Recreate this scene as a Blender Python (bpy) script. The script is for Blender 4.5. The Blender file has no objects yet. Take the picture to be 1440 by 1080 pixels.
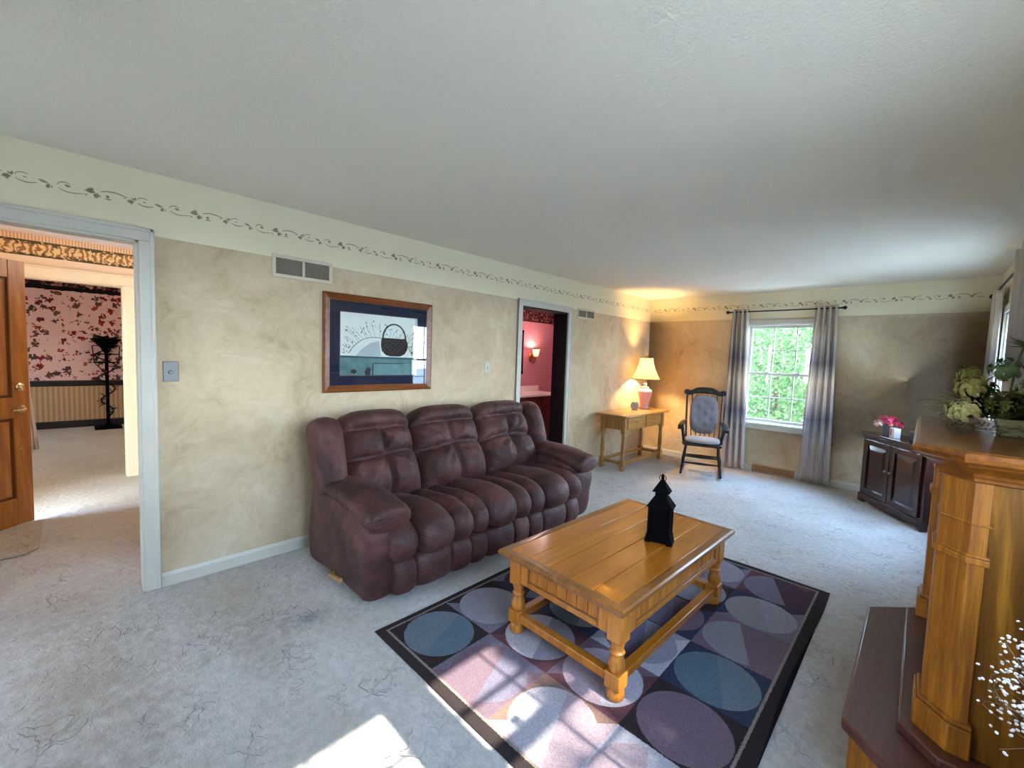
import bpy, bmesh, math, random
from mathutils import Vector, Matrix, noise
R=math.radians; PI=math.pi
random.seed(7)
sc=bpy.context.scene; COL=sc.collection

# ------------------------------------------------------------------ helpers
def lin(c):
    return tuple(((x/255)/12.92 if x/255<=0.04045 else ((x/255+0.055)/1.055)**2.4) for x in c)
class MB:
    """collects shapes into one mesh"""
    def __init__(s): s.bm=bmesh.new(); s.mi=0
    def face(s,vs):
        try:
            f=s.bm.faces.new(vs); f.material_index=s.mi; f.smooth=True; return f
        except ValueError: return None
    def box(s,x0,x1,y0,y1,z0,z1,M=None):
        P=[Vector((x,y,z)) for z in (z0,z1) for y in (y0,y1) for x in (x0,x1)]
        if M: P=[M@p for p in P]
        v=[s.bm.verts.new(p) for p in P]
        for q in ((0,2,3,1),(4,5,7,6),(0,1,5,4),(2,6,7,3),(0,4,6,2),(1,3,7,5)):
            s.face([v[i] for i in q])
        return s
    def prism(s,poly,axis,a,b,M=None):
        """poly: 2D outline; axis 'x','y','z': extrusion axis"""
        def mk(p,t):
            q={'x':(t,p[0],p[1]),'y':(p[0],t,p[1]),'z':(p[0],p[1],t)}[axis]
            q=Vector(q); return M@q if M else q
        A=[s.bm.verts.new(mk(p,a)) for p in poly]; B=[s.bm.verts.new(mk(p,b)) for p in poly]
        n=len(poly)
        for i in range(n):
            j=(i+1)%n; s.face([A[i],A[j],B[j],B[i]])
        s.face(A[::-1]); s.face(B)
        return s
    def rings(s,rs,cap=True,closed=False):
        V=[[s.bm.verts.new(p) for p in r] for r in rs]
        n=len(V[0]); m=len(V)
        for k in range(m if closed else m-1):
            a=V[k]; b=V[(k+1)%m]
            for i in range(n):
                j=(i+1)%n; s.face([a[i],a[j],b[j],b[i]])
        if cap and not closed:
            s.face(V[0][::-1]); s.face(V[-1])
        return s
    def lathe(s,prof,c=(0,0,0),n=20,M=None,cap=True):
        rs=[]
        for r,z in prof:
            ring=[Vector((c[0]+r*math.cos(2*PI*i/n),c[1]+r*math.sin(2*PI*i/n),c[2]+z)) for i in range(n)]
            if M: ring=[M@p for p in ring]
            rs.append(ring)
        return s.rings(rs,cap)
    def tube(s,path,r,n=8,cap=True):
        path=[Vector(p) for p in path]
        rr=r if isinstance(r,(list,tuple)) else [r]*len(path)
        rs=[]; up=None
        for i,p in enumerate(path):
            d=(path[min(i+1,len(path)-1)]-path[max(i-1,0)]).normalized()
            if up is None:
                up=Vector((0,0,1)) if abs(d.z)<.9 else Vector((1,0,0))
            a=d.cross(up)
            if a.length<1e-5: a=d.cross(Vector((0,1,0)))
            a.normalize(); b=a.cross(d).normalized(); up=b
            rs.append([p+(a*math.cos(2*PI*k/n)+b*math.sin(2*PI*k/n))*rr[i] for k in range(n)])
        return s.rings(rs,cap)
    def loft(s,secs,n=24,e=2.0,cap=True):
        """secs: (center,u vec,v vec) superellipse sections, half-size in the vectors"""
        rs=[]
        for c,u,v in secs:
            c=Vector(c);u=Vector(u);v=Vector(v); ring=[]
            for k in range(n):
                t=2*PI*k/n; ct=math.cos(t); st=math.sin(t)
                ring.append(c+u*(math.copysign(abs(ct)**(2/e),ct))+v*(math.copysign(abs(st)**(2/e),st)))
            rs.append(ring)
        return s.rings(rs,cap)
    def ball(s,c,r,n=12,m=8,sq=(1,1,1),M=None):
        rs=[]
        for k in range(m+1):
            t=PI*k/m; rr=max(math.sin(t),.02)
            ring=[Vector((rr*math.cos(2*PI*i/n)*r*sq[0],rr*math.sin(2*PI*i/n)*r*sq[1],-math.cos(t)*r*sq[2])) for i in range(n)]
            if M: ring=[M@p for p in ring]
            rs.append([p+Vector(c) for p in ring])
        return s.rings(rs)
    def poly(s,pts):
        return s.face([s.bm.verts.new(p) for p in pts])
    def build(s,name,mats,parent=None,bevel=0,sub=0,sharp=35,seg=2,recalc=True):
        bm=s.bm
        if recalc: bmesh.ops.recalc_face_normals(bm,faces=bm.faces)
        if sharp is not None:
            ca=R(sharp)
            for e in bm.edges:
                if len(e.link_faces)==2 and e.calc_face_angle(0)>ca: e.smooth=False
        me=bpy.data.meshes.new(name); bm.to_mesh(me); bm.free()
        if not isinstance(mats,(list,tuple)): mats=[mats]
        for m in mats: me.materials.append(m)
        o=bpy.data.objects.new(name,me); COL.objects.link(o)
        if parent: o.parent=parent
        if bevel:
            b=o.modifiers.new('bevel','BEVEL'); b.width=bevel; b.segments=seg; b.limit_method='ANGLE'; b.angle_limit=R(40)
        if sub:
            d=o.modifiers.new('subdivision','SUBSURF'); d.levels=sub; d.render_levels=sub
        return o
def tag(o,label=None,cat=None,group=None,kind=None):
    if label: o['label']=label
    if cat: o['category']=cat
    if group: o['group']=group
    if kind: o['kind']=kind
    return o
def empty(name,loc=(0,0,0),rz=0,**k):
    o=bpy.data.objects.new(name,None); o.empty_display_size=.1; COL.objects.link(o)
    o.location=loc; o.rotation_euler=(0,0,rz); tag(o,**k); return o
def spl(pts,n=4,closed=False):
    """Catmull-Rom resample of 2D/3D points"""
    P=[Vector(p) for p in pts]; out=[]; m=len(P)
    rng=range(m if closed else m-1)
    for i in rng:
        if closed: a,b,c,d=P[(i-1)%m],P[i],P[(i+1)%m],P[(i+2)%m]
        else: a,b,c,d=P[max(i-1,0)],P[i],P[i+1],P[min(i+2,m-1)]
        for k in range(n):
            t=k/n
            out.append(.5*((2*b)+(c-a)*t+(2*a-5*b+4*c-d)*t*t+(3*b-a-3*c+d)*t**3))
    if not closed: out.append(P[-1])
    return out

# ------------------------------------------------------------------ materials
class NT:
    def __init__(s,name):
        s.m=bpy.data.materials.new(name); s.m.use_nodes=True
        s.t=s.m.node_tree; s.n=s.t.nodes; s.l=s.t.links
        s.b=s.n['Principled BSDF']; s.out=s.n['Material Output']
        s._tc=None
    def new(s,t,**k):
        x=s.n.new(t)
        for a,v in k.items(): setattr(x,a,v)
        return x
    def tc(s,which='Object'):
        if not s._tc: s._tc=s.new('ShaderNodeTexCoord')
        return s._tc.outputs[which]
    def mp(s,vec,scale=(1,1,1),rot=(0,0,0),loc=(0,0,0)):
        m=s.new('ShaderNodeMapping'); s.l.new(vec,m.inputs[0])
        m.inputs['Scale'].default_value=scale; m.inputs['Rotation'].default_value=rot; m.inputs['Location'].default_value=loc
        return m.outputs[0]
    def noise(s,vec,scale=5,detail=4,rough=.5,dist=0):
        n=s.new('ShaderNodeTexNoise'); s.l.new(vec,n.inputs['Vector'])
        n.inputs['Scale'].default_value=scale;n.inputs['Detail'].default_value=detail
        n.inputs['Roughness'].default_value=rough;n.inputs['Distortion'].default_value=dist
        return n.outputs['Fac']
    def noisec(s,vec,scale=5,detail=2):
        n=s.new('ShaderNodeTexNoise'); s.l.new(vec,n.inputs['Vector'])
        n.inputs['Scale'].default_value=scale;n.inputs['Detail'].default_value=detail
        return n.outputs['Color']
    def voro(s,vec,scale=5,feature='F1',out='Distance',rand=1):
        n=s.new('ShaderNodeTexVoronoi',feature=feature); s.l.new(vec,n.inputs['Vector'])
        n.inputs['Scale'].default_value=scale; n.inputs['Randomness'].default_value=rand
        return n.outputs[out]
    def wave(s,vec,scale=5,dist=0,detail=2,bands='X',dscale=1):
        n=s.new('ShaderNodeTexWave',bands_direction=bands); s.l.new(vec,n.inputs['Vector'])
        n.inputs['Scale'].default_value=scale;n.inputs['Distortion'].default_value=dist;n.inputs['Detail'].default_value=detail
        n.inputs['Detail Scale'].default_value=dscale
        return n.outputs['Fac']
    def ramp(s,fac,stops,interp='LINEAR'):
        r=s.new('ShaderNodeValToRGB'); s.l.new(fac,r.inputs[0]); cr=r.color_ramp; cr.interpolation=interp
        while len(cr.elements)<len(stops): cr.elements.new(.5)
        for e,(p,c) in zip(cr.elements,stops):
            e.position=p; e.color=(*c,1) if len(c)==3 else c
        return r.outputs[0]
    def mix(s,f,a,b,mode='MIX'):
        m=s.new('ShaderNodeMix',data_type='RGBA',blend_type=mode)
        for sock,v in ((m.inputs[0],f),(m.inputs[6],a),(m.inputs[7],b)):
            if isinstance(v,(int,float)): sock.default_value=v
            elif isinstance(v,tuple): sock.default_value=(*v,1) if len(v)==3 else v
            else: s.l.new(v,sock)
        return m.outputs[2]
    def math(s,op,a,b=0,clamp=False):
        m=s.new('ShaderNodeMath',operation=op,use_clamp=clamp)
        for sock,v in ((m.inputs[0],a),(m.inputs[1],b)):
            if isinstance(v,(int,float)): sock.default_value=v
            else: s.l.new(v,sock)
        return m.outputs[0]
    def sep(s,vec):
        x=s.new('ShaderNodeSeparateXYZ'); s.l.new(vec,x.inputs[0]); return x.outputs
    def color(s,c):
        if isinstance(c,tuple): s.b.inputs['Base Color'].default_value=(*c,1)
        else: s.l.new(c,s.b.inputs['Base Color'])
        return s
    def rough(s,r,spec=.5):
        if isinstance(r,(int,float)): s.b.inputs['Roughness'].default_value=r
        else: s.l.new(r,s.b.inputs['Roughness'])
        s.b.inputs['Specular IOR Level'].default_value=spec; return s
    def bump(s,h,strength=.3,dist=.01):
        b=s.new('ShaderNodeBump'); b.inputs['Strength'].default_value=strength; b.inputs['Distance'].default_value=dist
        s.l.new(h,b.inputs['Height']); s.l.new(b.outputs[0],s.b.inputs['Normal']); return s
    def set(s,**k):
        for a,v in k.items(): s.b.inputs[a.replace('_',' ')].default_value=v
        return s
def simple(name,c,rough=.5,spec=.5,var=.12,scale=8,metal=0):
    t=NT(name); v=t.tc(); f=t.noise(v,scale,3)
    c=lin(c); t.color(t.mix(t.ramp(f,[(.3,(0,0,0)),(.7,(1,1,1))]),tuple(x*(1-var) for x in c),tuple(min(1,x*(1+var)) for x in c)))
    t.rough(rough,spec).set(Metallic=metal); return t.m
def wood(name,dark,light,grain='y',sc_=1,rough=.3,ring=0,spec=.5,coat=0):
    t=NT(name); v=t.tc()
    s={'x':(1.2,22,22),'y':(22,1.2,22),'z':(22,22,1.2)}[grain]
    p=t.mp(v,tuple(a*sc_ for a in s))
    n=t.noise(p,1.6,6,.6,.5)
    col=t.ramp(n,[(.3,lin(dark)),(.52,lin(tuple((a+b)/2 for a,b in zip(dark,light)))),(.72,lin(light))])
    if ring:
        s2={'x':(.5,4,4),'y':(4,.5,4),'z':(4,4,.6)}[grain]
        w=t.wave(t.mp(v,s2),ring,7,3,'DIAGONAL',.7)
        col=t.mix(t.ramp(w,[(.35,(0,0,0)),(.75,(1,1,1))]),col,t.mix(.55,col,lin(dark)))
    fine=t.noise(t.mp(v,tuple(a*6*sc_ for a in s)),1.5,2)
    col=t.mix(t.ramp(fine,[(.55,(0,0,0)),(.75,(.45,.45,.45))]),col,lin(tuple(x*.6 for x in dark)))
    t.color(col).rough(rough,spec).bump(fine,.06,.002)
    if coat: t.set(Coat_Weight=coat,Coat_Roughness=.12)
    return t.m

ZB=2.089
def plaster(name):
    t=NT(name); v=t.tc(); x=t.sep(v)
    w=t.new('ShaderNodeVectorMath',operation='ADD'); t.l.new(v,w.inputs[0])
    sc2=t.new('ShaderNodeVectorMath',operation='SCALE'); t.l.new(t.noisec(v,1.6,3),sc2.inputs[0]); sc2.inputs['Scale'].default_value=.9
    t.l.new(sc2.outputs[0],w.inputs[1])
    n=t.noise(w.outputs[0],2.2,9,.70,.25); n2=t.noise(w.outputs[0],12,5,.7,.6)
    f=t.math('ADD',t.math('MULTIPLY',n,.7),t.math('MULTIPLY',n2,.3))
    low=t.ramp(f,[(.34,lin((172,150,120))),(.45,lin((192,171,141))),(.55,lin((203,184,154))),(.68,lin((216,202,178)))])
    n3=t.noise(v,3,2); cream=t.mix(n3,lin((224,214,180)),lin((231,222,190)))
    m=t.math('GREATER_THAN',x[2],ZB)
    t.color(t.mix(m,low,cream)).rough(.75,.25)
    b=t.math('MULTIPLY',n2,t.math('SUBTRACT',1.0,m)); t.bump(b,.18,.004)
    return t.m
M={}
M['plaster']=plaster('mottled_plaster')
def ceilmat():
    t=NT('textured_ceiling'); v=t.tc(); n=t.noise(v,75,3,.7); n2=t.noise(v,26,2)
    t.color(t.mix(t.noise(v,2,3),lin((224,219,202)),lin((232,227,210)))).rough(.9,.15)
    t.bump(t.math('ADD',t.ramp(n,[(.45,(0,0,0)),(.65,(1,1,1))]),t.math('MULTIPLY',n2,.5)),.38,.005); return t.m
M['ceiling']=ceilmat()
def carpet(name,a,b,stains=()):
    t=NT(name); v=t.tc()
    fine=t.noise(v,170,2,.6); big=t.noise(v,1.7,5,.6,.5)
    d=t.new('ShaderNodeVectorMath',operation='ADD'); t.l.new(v,d.inputs[0])
    s2=t.new('ShaderNodeVectorMath',operation='SCALE'); t.l.new(t.noisec(v,7,3),s2.inputs[0]); s2.inputs['Scale'].default_value=.34
    t.l.new(s2.outputs[0],d.inputs[1])
    e=t.voro(d.outputs[0],9.5,'DISTANCE_TO_EDGE')
    groove=t.ramp(e,[(0,(0,0,0)),(.07,(1,1,1))])
    patch=t.ramp(t.noise(v,5.1,4),[(.48,(0,0,0)),(.66,(1,1,1))])
    g=t.mix(patch,(1,1,1),groove)
    mid=t.noise(v,26,4,.65)
    c=t.mix(t.ramp(big,[(.3,(0,0,0)),(.7,(1,1,1))]),lin(a),lin(b))
    c=t.mix(t.math('MULTIPLY',t.math('SUBTRACT',1.0,g),.16),c,lin(tuple(x*.55 for x in a)))
    c=t.mix(t.math('MULTIPLY',t.ramp(fine,[(.35,(1,1,1)),(.65,(0,0,0))]),.18),c,lin(tuple(x*.72 for x in a)))
    c=t.mix(t.math('MULTIPLY',t.ramp(mid,[(.38,(1,1,1)),(.6,(0,0,0))]),.30),c,lin(tuple(x*.7 for x in a)))
    for (sx,sy,rx,ry,rot,st,colr) in stains:
        q=t.mp(t.mp(v,loc=(-sx,-sy,0)),scale=(1/rx,1/ry,0),rot=(0,0,rot))
        ln=t.new('ShaderNodeVectorMath',operation='LENGTH'); t.l.new(q,ln.inputs[0])
        k=t.math('ADD',ln.outputs['Value'],t.math('MULTIPLY',t.math('SUBTRACT',t.noise(v,14,4,.7),.5),2.2))
        c=t.mix(t.math('MULTIPLY',t.ramp(k,[(.1,(1,1,1)),(1,(0,0,0))]),st),c,lin(colr))
    h=t.math('ADD',t.math('MULTIPLY',t.noise(v,120,3,.7),.35),t.math('ADD',t.math('MULTIPLY',g,.6),t.math('MULTIPLY',mid,.7)))
    t.color(c).rough(1,.05).bump(h,.9,.014); t.set(Sheen_Weight=.15); return t.m
M['carpet']=carpet('sculpted_carpet',(180,172,160),(198,192,182),
   [(-2.33,.86,.09,.16,.5,.55,(70,66,84)),(-2.25,.62,.5,.2,.3,.25,(110,98,90)),(-2.5,.02,.75,.34,.15,.5,(140,112,80)),(-2.75,.62,.6,.38,.2,.4,(146,124,92)),(-1.8,.1,.5,.3,0,.3,(120,112,104)),(-3.3,-.05,.5,.5,0,.3,(140,126,102))])
M['carpet_tan']=carpet('tan_carpet',(176,164,136),(190,178,150))
M['white_paint']=simple('white_trim_paint',(196,192,178),.45,.4,.03)
M['beige_trim']=simple('cream_trim_paint',(236,214,176),.45,.4,.03)
M['pink_wall']=simple('pale_pink_paint',(236,222,210),.8,.2,.03)
M['white_plain']=simple('plain_white_paint',(226,222,214),.8,.2,.03)
M['black_jamb']=simple('black_stained_wood',(16,12,12),.5,.3,.2)
M['black_trim']=simple('black_painted_trim',(22,19,19),.45,.4,.2)
M['oak_side']=wood('oak_cathedral_grain',(84,46,6),(176,118,34),'z',.6,.34,1.7,coat=.15)
M['oak']=wood('golden_oak',(118,64,10),(198,126,26),'z',1.2,.48,0,coat=0)
M['oak_y']=wood('golden_oak_long',(96,50,14),(150,88,28),'y',1.0,.3,0,coat=.2)
M['hearth']=wood('glossy_brown_oak',(84,46,38),(106,62,52),'y',1.6,.3,0,coat=.25)
M['pine']=wood('honey_pine',(148,82,18),(188,116,32),'y',.6,.28,0,coat=.35)
M['pine_v']=wood('honey_pine_upright',(152,86,22),(194,126,44),'z',.6,.34,0,coat=.2)
M['pine_edge']=wood('dark_glazed_pine_edge',(104,62,24),(150,94,40),'y',.8,.3,0,coat=.3)  # darker glazed pine for the rim and panel mouldings
M['console']=wood('light_oak_console',(140,98,46),(186,138,72),'y',.8,.35,0,coat=.2)
M['console_v']=wood('light_oak_console_upright',(136,94,44),(182,134,70),'z',.8,.38,0,coat=.15)
M['door_wood']=wood('door_oak',(136,80,20),(182,116,36),'z',.7,.4,1.6)
M['door_groove']=simple('door_groove_stain',(92,46,12),.5,.3,.2)
M['cherry']=wood('dark_cherry',(36,14,12),(66,28,22),'z',.9,.22,0,coat=.5)
M['cherry_top']=wood('dark_cherry_top',(30,13,12),(54,24,20),'y',.9,.18,0,coat=.6)
M['vanity']=wood('red_mahogany',(62,14,14),(104,28,24),'z',.9,.3,0,coat=.3)
M['frame_wood']=wood('picture_frame_oak',(92,46,14),(146,82,34),'y',1.2,.35,0)
M['register_wood']=wood('register_wood',(150,100,56),(190,140,92),'x',1,.45,0)
M['black_lac']=simple('black_lacquer',(12,9,10),.38,.4,.25)
M['black_metal']=simple('black_metal',(5,4,4),.8,.05,.25)
M['iron']=simple('dark_bronze_iron',(26,18,18),.45,.5,.25)
M['brass']=simple('satin_brass',(206,184,140),.25,.6,.06,metal=1)
M['brass_old']=simple('antique_brass',(150,112,58),.35,.6,.1,metal=1)
M['steel']=simple('brushed_steel',(112,110,110),.5,.5,.05,metal=1)
M['silver']=simple('pewter_metal',(150,140,132),.35,.5,.15,metal=1)
M['vent']=simple('almond_metal_grille',(204,192,168),.5,.4,.03)
M['vent_dark']=simple('vent_louver_metal',(186,174,152),.6,.3,.05)
M['vent_void']=simple('vent_duct',(118,110,98),.8,.1,.05)
M['plate']=simple('almond_plastic_plate',(196,188,174),.4,.4,.02)
M['stencil']=simple('brown_stencil_paint',(150,134,106),.8,.2,.12,40)
M['navy']=simple('navy_mat_board',(28,34,58),.8,.2,.06)
M['mat_edge']=simple('plum_mat_edge',(110,74,84),.8,.2,.05)
M['counter']=simple('white_marble_counter',(236,222,214),.2,.5,.03)
M['sheer']=simple('sheer_white_fabric',(225,205,190),.9,.1,.04)
M['mat_rug']=carpet('beige_mat_pile',(172,158,136),(190,178,156))
def suede():
    t=NT('plum_brown_suede'); v=t.tc()
    n=t.noise(v,4,6,.62,.8); n2=t.noise(v,22,4,.6,.5); n3=t.noise(v,150,2)
    c=t.ramp(n,[(.32,lin((34,15,14))),(.45,lin((60,31,28))),(.57,lin((80,45,41))),(.74,lin((110,74,68)))])
    c=t.mix(t.math('MULTIPLY',t.ramp(n2,[(.4,(0,0,0)),(.7,(1,1,1))]),.30),c,lin((66,38,30)))
    t.color(c).rough(.58,.35).set(Sheen_Weight=.10,Sheen_Roughness=.35)
    t.b.inputs['Sheen Tint'].default_value=(*lin((190,150,150)),1)
    crease=t.noise(t.mp(v,(3,3,7)),2.2,3,.55,1.6)
    cr=t.ramp(t.math('ABSOLUTE',t.math('SUBTRACT',crease,.5)),[(0,(0,0,0)),(.05,(1,1,1))])
    t.bump(t.math('ADD',t.math('MULTIPLY',cr,.7),t.math('ADD',t.math('MULTIPLY',n2,.6),t.math('MULTIPLY',n3,.12))),.42,.008); return t.m
M['suede']=suede()
def curtain_mat():
    t=NT('ombre_curtain_fabric'); v=t.tc(); x=t.sep(v)
    n=t.noise(v,2.2,3); z=t.math('ADD',x[2],t.math('MULTIPLY',t.math('SUBTRACT',n,.5),.16))
    c=t.ramp(t.math('DIVIDE',z,2.25),[(0,lin((226,214,206))),(.24,lin((214,202,196))),(.36,lin((140,134,138))),(.44,lin((198,184,178))),(.56,lin((230,214,194))),(.68,lin((154,144,142))),(.80,lin((204,194,180))),(1,lin((230,218,198)))])
    f=t.noise(t.mp(v,(90,90,8)),3,2)
    d=t.new('ShaderNodeBsdfDiffuse'); tr=t.new('ShaderNodeBsdfTranslucent'); mx=t.new('ShaderNodeMixShader'); mx.inputs[0].default_value=.38
    c=t.mix(t.math('MULTIPLY',f,.2),c,lin((120,116,118)))
    t.l.new(c,d.inputs[0]); t.l.new(c,tr.inputs[0]); t.l.new(d.outputs[0],mx.inputs[1]); t.l.new(tr.outputs[0],mx.inputs[2]); t.l.new(mx.outputs[0],t.out.inputs[0])
    return t.m
M['curtain']=curtain_mat()
def translucent(name,c,fac=.6,stripe=0):
    t=NT(name); v=t.tc(); f=t.noise(v,60,2)
    c2=t.mix(t.math('MULTIPLY',f,.12),lin(c),lin(tuple(x*.8 for x in c)))
    d=t.new('ShaderNodeBsdfDiffuse'); tr=t.new('ShaderNodeBsdfTranslucent'); mx=t.new('ShaderNodeMixShader'); mx.inputs[0].default_value=fac
    t.l.new(c2,d.inputs[0]); t.l.new(c2,tr.inputs[0]); t.l.new(d.outputs[0],mx.inputs[1]); t.l.new(tr.outputs[0],mx.inputs[2]); t.l.new(mx.outputs[0],t.out.inputs[0])
    return t.m
M['shade']=translucent('cream_lampshade_fabric',(248,243,224),.92)
M['frost']=translucent('frosted_white_glass',(230,215,195),.45)
M['leaf']=translucent('tree_leaf',(50,72,38),.4)
M['leaf2']=translucent('bright_tree_leaf',(78,98,60),.4)
M['bark']=simple('tree_bark',(84,70,56),.9,.1,.2)
M['grass']=simple('pale_gravel',(150,148,142),.95,.1,.15,3)
def glass():
    t=NT('window_glass'); tr=t.new('ShaderNodeBsdfTransparent'); g=t.new('ShaderNodeBsdfGlossy'); g.inputs['Roughness'].default_value=.01
    lw=t.new('ShaderNodeLayerWeight'); lw.inputs[0].default_value=.5; fr=t.math('ADD',t.math('MULTIPLY',t.math('POWER',lw.outputs['Facing'],4.0),.55),.035)
    n=t.noise(t.tc(),3,2); tr.inputs[0].default_value=(.96,.98,.98,1)
    t.l.new(t.mix(n,(.9,.9,.9),(1,1,1)),g.inputs[0])
    mx=t.new('ShaderNodeMixShader'); t.l.new(fr,mx.inputs[0]); t.l.new(tr.outputs[0],mx.inputs[1]); t.l.new(g.outputs[0],mx.inputs[2]); t.l.new(mx.outputs[0],t.out.inputs[0])
    return t.m
M['glass']=glass()
def emis(name,c,s):
    t=NT(name); t.b.inputs['Emission Color'].default_value=(*lin(c),1); t.b.inputs['Emission Strength'].default_value=s
    t.color(t.mix(t.noise(t.tc(),5,2),lin(c),lin(c))); return t.m
M['bulb']=emis('glowing_bulb',(255,206,140),6)
M['vase']=simple('pink_glazed_ceramic',(206,142,140),.18,.6,.06)
M['vase_cream']=simple('cream_glazed_ceramic',(232,214,190),.2,.6,.04)
def fabric(name,c,scale=120):
    t=NT(name); v=t.tc(); w=t.noise(v,scale,2); n=t.noise(v,5,3)
    t.color(t.mix(n,lin(tuple(x*.9 for x in c)),lin(c))).rough(.95,.1).bump(w,.3,.002); t.set(Sheen_Weight=.2); return t.m
M['cushion']=fabric('slate_blue_tufted_fabric',(126,124,132))
M['seat_cushion']=fabric('grey_seat_fabric',(158,152,150))
def floral():
    t=NT('floral_wallpaper'); v=t.tc(); x=t.sep(v)
    up=t.new('ShaderNodeCombineXYZ'); t.l.new(x[1],up.inputs[0]); t.l.new(x[2],up.inputs[1])
    w=t.new('ShaderNodeVectorMath',operation='ADD'); t.l.new(up.outputs[0],w.inputs[0])
    s2=t.new('ShaderNodeVectorMath',operation='SCALE'); t.l.new(t.noisec(up.outputs[0],14,3),s2.inputs[0]); s2.inputs['Scale'].default_value=.13
    t.l.new(s2.outputs[0],w.inputs[1])
    d=t.voro(w.outputs[0],8.2); cc=t.voro(w.outputs[0],8.2,out='Color'); cs=t.sep(cc)
    bl=t.ramp(t.math('ADD',d,t.math('MULTIPLY',t.math('SUBTRACT',t.noise(up.outputs[0],34,2),.5),.9)),[(.35,(1,1,1)),(.40,(0,0,0))])
    fc=t.ramp(cs[0],[(0,lin((96,62,46))),(.3,lin((128,34,32))),(.55,lin((104,28,30))),(.7,lin((150,60,44))),(.88,lin((70,52,42)))],'CONSTANT')
    base=t.mix(t.noise(v,3,2),lin((208,164,150)),lin((216,174,160)))
    c=t.mix(bl,base,fc)
    st=t.wave(t.mp(up.outputs[0],(1,0,0)),5.2,.3,1,'X'); low=t.mix(t.ramp(st,[(.3,(0,0,0)),(.6,(1,1,1))]),lin((160,124,86)),lin((184,148,108)))
    c=t.mix(t.math('LESS_THAN',x[2],.78),c,low)
    bz=t.math('GREATER_THAN',t.math('ADD',x[2],t.math('MULTIPLY',t.noise(up.outputs[0],12,1),.03)),2.30)
    bcol=t.ramp(t.noise(up.outputs[0],11,3,.6,1),[(.5,lin((28,20,18))),(.58,lin((120,60,52))),(.68,lin((176,140,110)))])
    bcol=t.mix(t.math('LESS_THAN',x[2],2.35),bcol,lin((20,14,14)))
    c=t.mix(bz,c,bcol)
    t.color(c).rough(.85,.15); return t.m
M['floral']=floral()
def leafborder():
    t=NT('gold_leaf_wallpaper_border'); v=t.tc(); x=t.sep(v)
    up=t.new('ShaderNodeCombineXYZ'); t.l.new(x[1],up.inputs[0]); t.l.new(x[2],up.inputs[1])
    c1=t.noise(up.outputs[0],9,5,.6,2.5)
    m=t.math('ABSOLUTE',t.math('SUBTRACT',x[2],2.338)); m2=t.math('ADD',t.math('MULTIPLY',m,9),t.math('MULTIPLY',t.math('SUBTRACT',c1,.5),1.6))
    leafc=t.ramp(t.wave(t.mp(up.outputs[0],(1,1,1),(0,0,.8)),9,9,4,'DIAGONAL',2),[(.15,lin((150,104,62))),(.5,lin((196,152,98))),(.8,lin((232,196,140)))])
    c=t.mix(t.ramp(m2,[(.45,(1,1,1)),(.55,(0,0,0))]),lin((82,72,46)),leafc)
    crown=t.math('GREATER_THAN',x[2],2.413)
    d=t.ramp(t.wave(up.outputs[0],14,0,0,'X'),[(.3,lin((206,164,120))),(.7,lin((236,200,160)))])
    c=t.mix(crown,c,d)
    c=t.mix(t.math('LESS_THAN',x[2],2.265),c,lin((236,206,170)))
    t.color(c).rough(.8,.2); return t.m
M['foyer']=leafborder()
def powder():
    t=NT('rose_striped_wallpaper'); v=t.tc(); x=t.sep(v)
    s=t.wave(v,12,.4,1,'Z'); c=t.mix(t.ramp(s,[(.3,(0,0,0)),(.7,(1,1,1))]),lin((176,110,128)),lin((206,146,158)))
    bc=t.ramp(t.noise(v,13,4,.6,1.5),[(.48,lin((34,18,22))),(.56,lin((120,60,60))),(.68,lin((190,130,110)))])
    bc=t.mix(t.math('LESS_THAN',x[2],2.115),bc,lin((60,30,34)))
    t.color(t.mix(t.math('GREATER_THAN',x[2],2.095),c,bc)).rough(.8,.2); return t.m
M['powder']=powder()

# ------------------------------------------------------------------ the setting
XL=-3.232; XR=.49; YB=6.497; YF=-2.6; ZC=2.44; WT=.115
def wall_x(name,x0,x1,ya,yb,holes,mat,ztop=ZC,z0=0):
    """wall slab between x0..x1 along y with rectangular holes (y0,y1,z0,z1)"""
    ys=sorted({ya,yb,*[h[0] for h in holes],*[h[1] for h in holes]}); zs=sorted({z0,ztop,*[h[2] for h in holes],*[h[3] for h in holes]})
    mb=MB()
    for a,b in zip(ys,ys[1:]):
        for c,d in zip(zs,zs[1:]):
            if any(h[0]<=a and b<=h[1] and h[2]<=c and d<=h[3] for h in holes): continue
            mb.box(x0,x1,a,b,c,d)
    bmesh.ops.remove_doubles(mb.bm,verts=mb.bm.verts,dist=1e-5)
    o=mb.build(name,mat,sharp=20); tag(o,kind='structure'); return o
def wall_y(name,y0,y1,xa,xb,holes,mat,ztop=ZC,z0=0):
    xs=sorted({xa,xb,*[h[0] for h in holes],*[h[1] for h in holes]}); zs=sorted({z0,ztop,*[h[2] for h in holes],*[h[3] for h in holes]})
    mb=MB()
    for a,b in zip(xs,xs[1:]):
        for c,d in zip(zs,zs[1:]):
            if any(h[0]<=a and b<=h[1] and h[2]<=c and d<=h[3] for h in holes): continue
            mb.box(a,b,y0,y1,c,d)
    bmesh.ops.remove_doubles(mb.bm,verts=mb.bm.verts,dist=1e-5)
    o=mb.build(name,mat,sharp=20); tag(o,kind='structure'); return o
D1=(-1.3,.27,0,2.05); D2=(3.46,4.30,0,2.03)
W1=(-1.80,-.92,.68,2.01)              # back wall window
W2=[(.17,.845,.98,2.0),(.975,1.65,.98,2.0)]; W3=(4.45,5.85,.66,2.01)
W4=[(-2.75,-1.95,.9,2.05)]  # unseen rear window, added to let in fill light
wall_x('wall_left',XL-WT,XL,YF,YB+.15,[D1,D2],M['plaster'])
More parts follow.
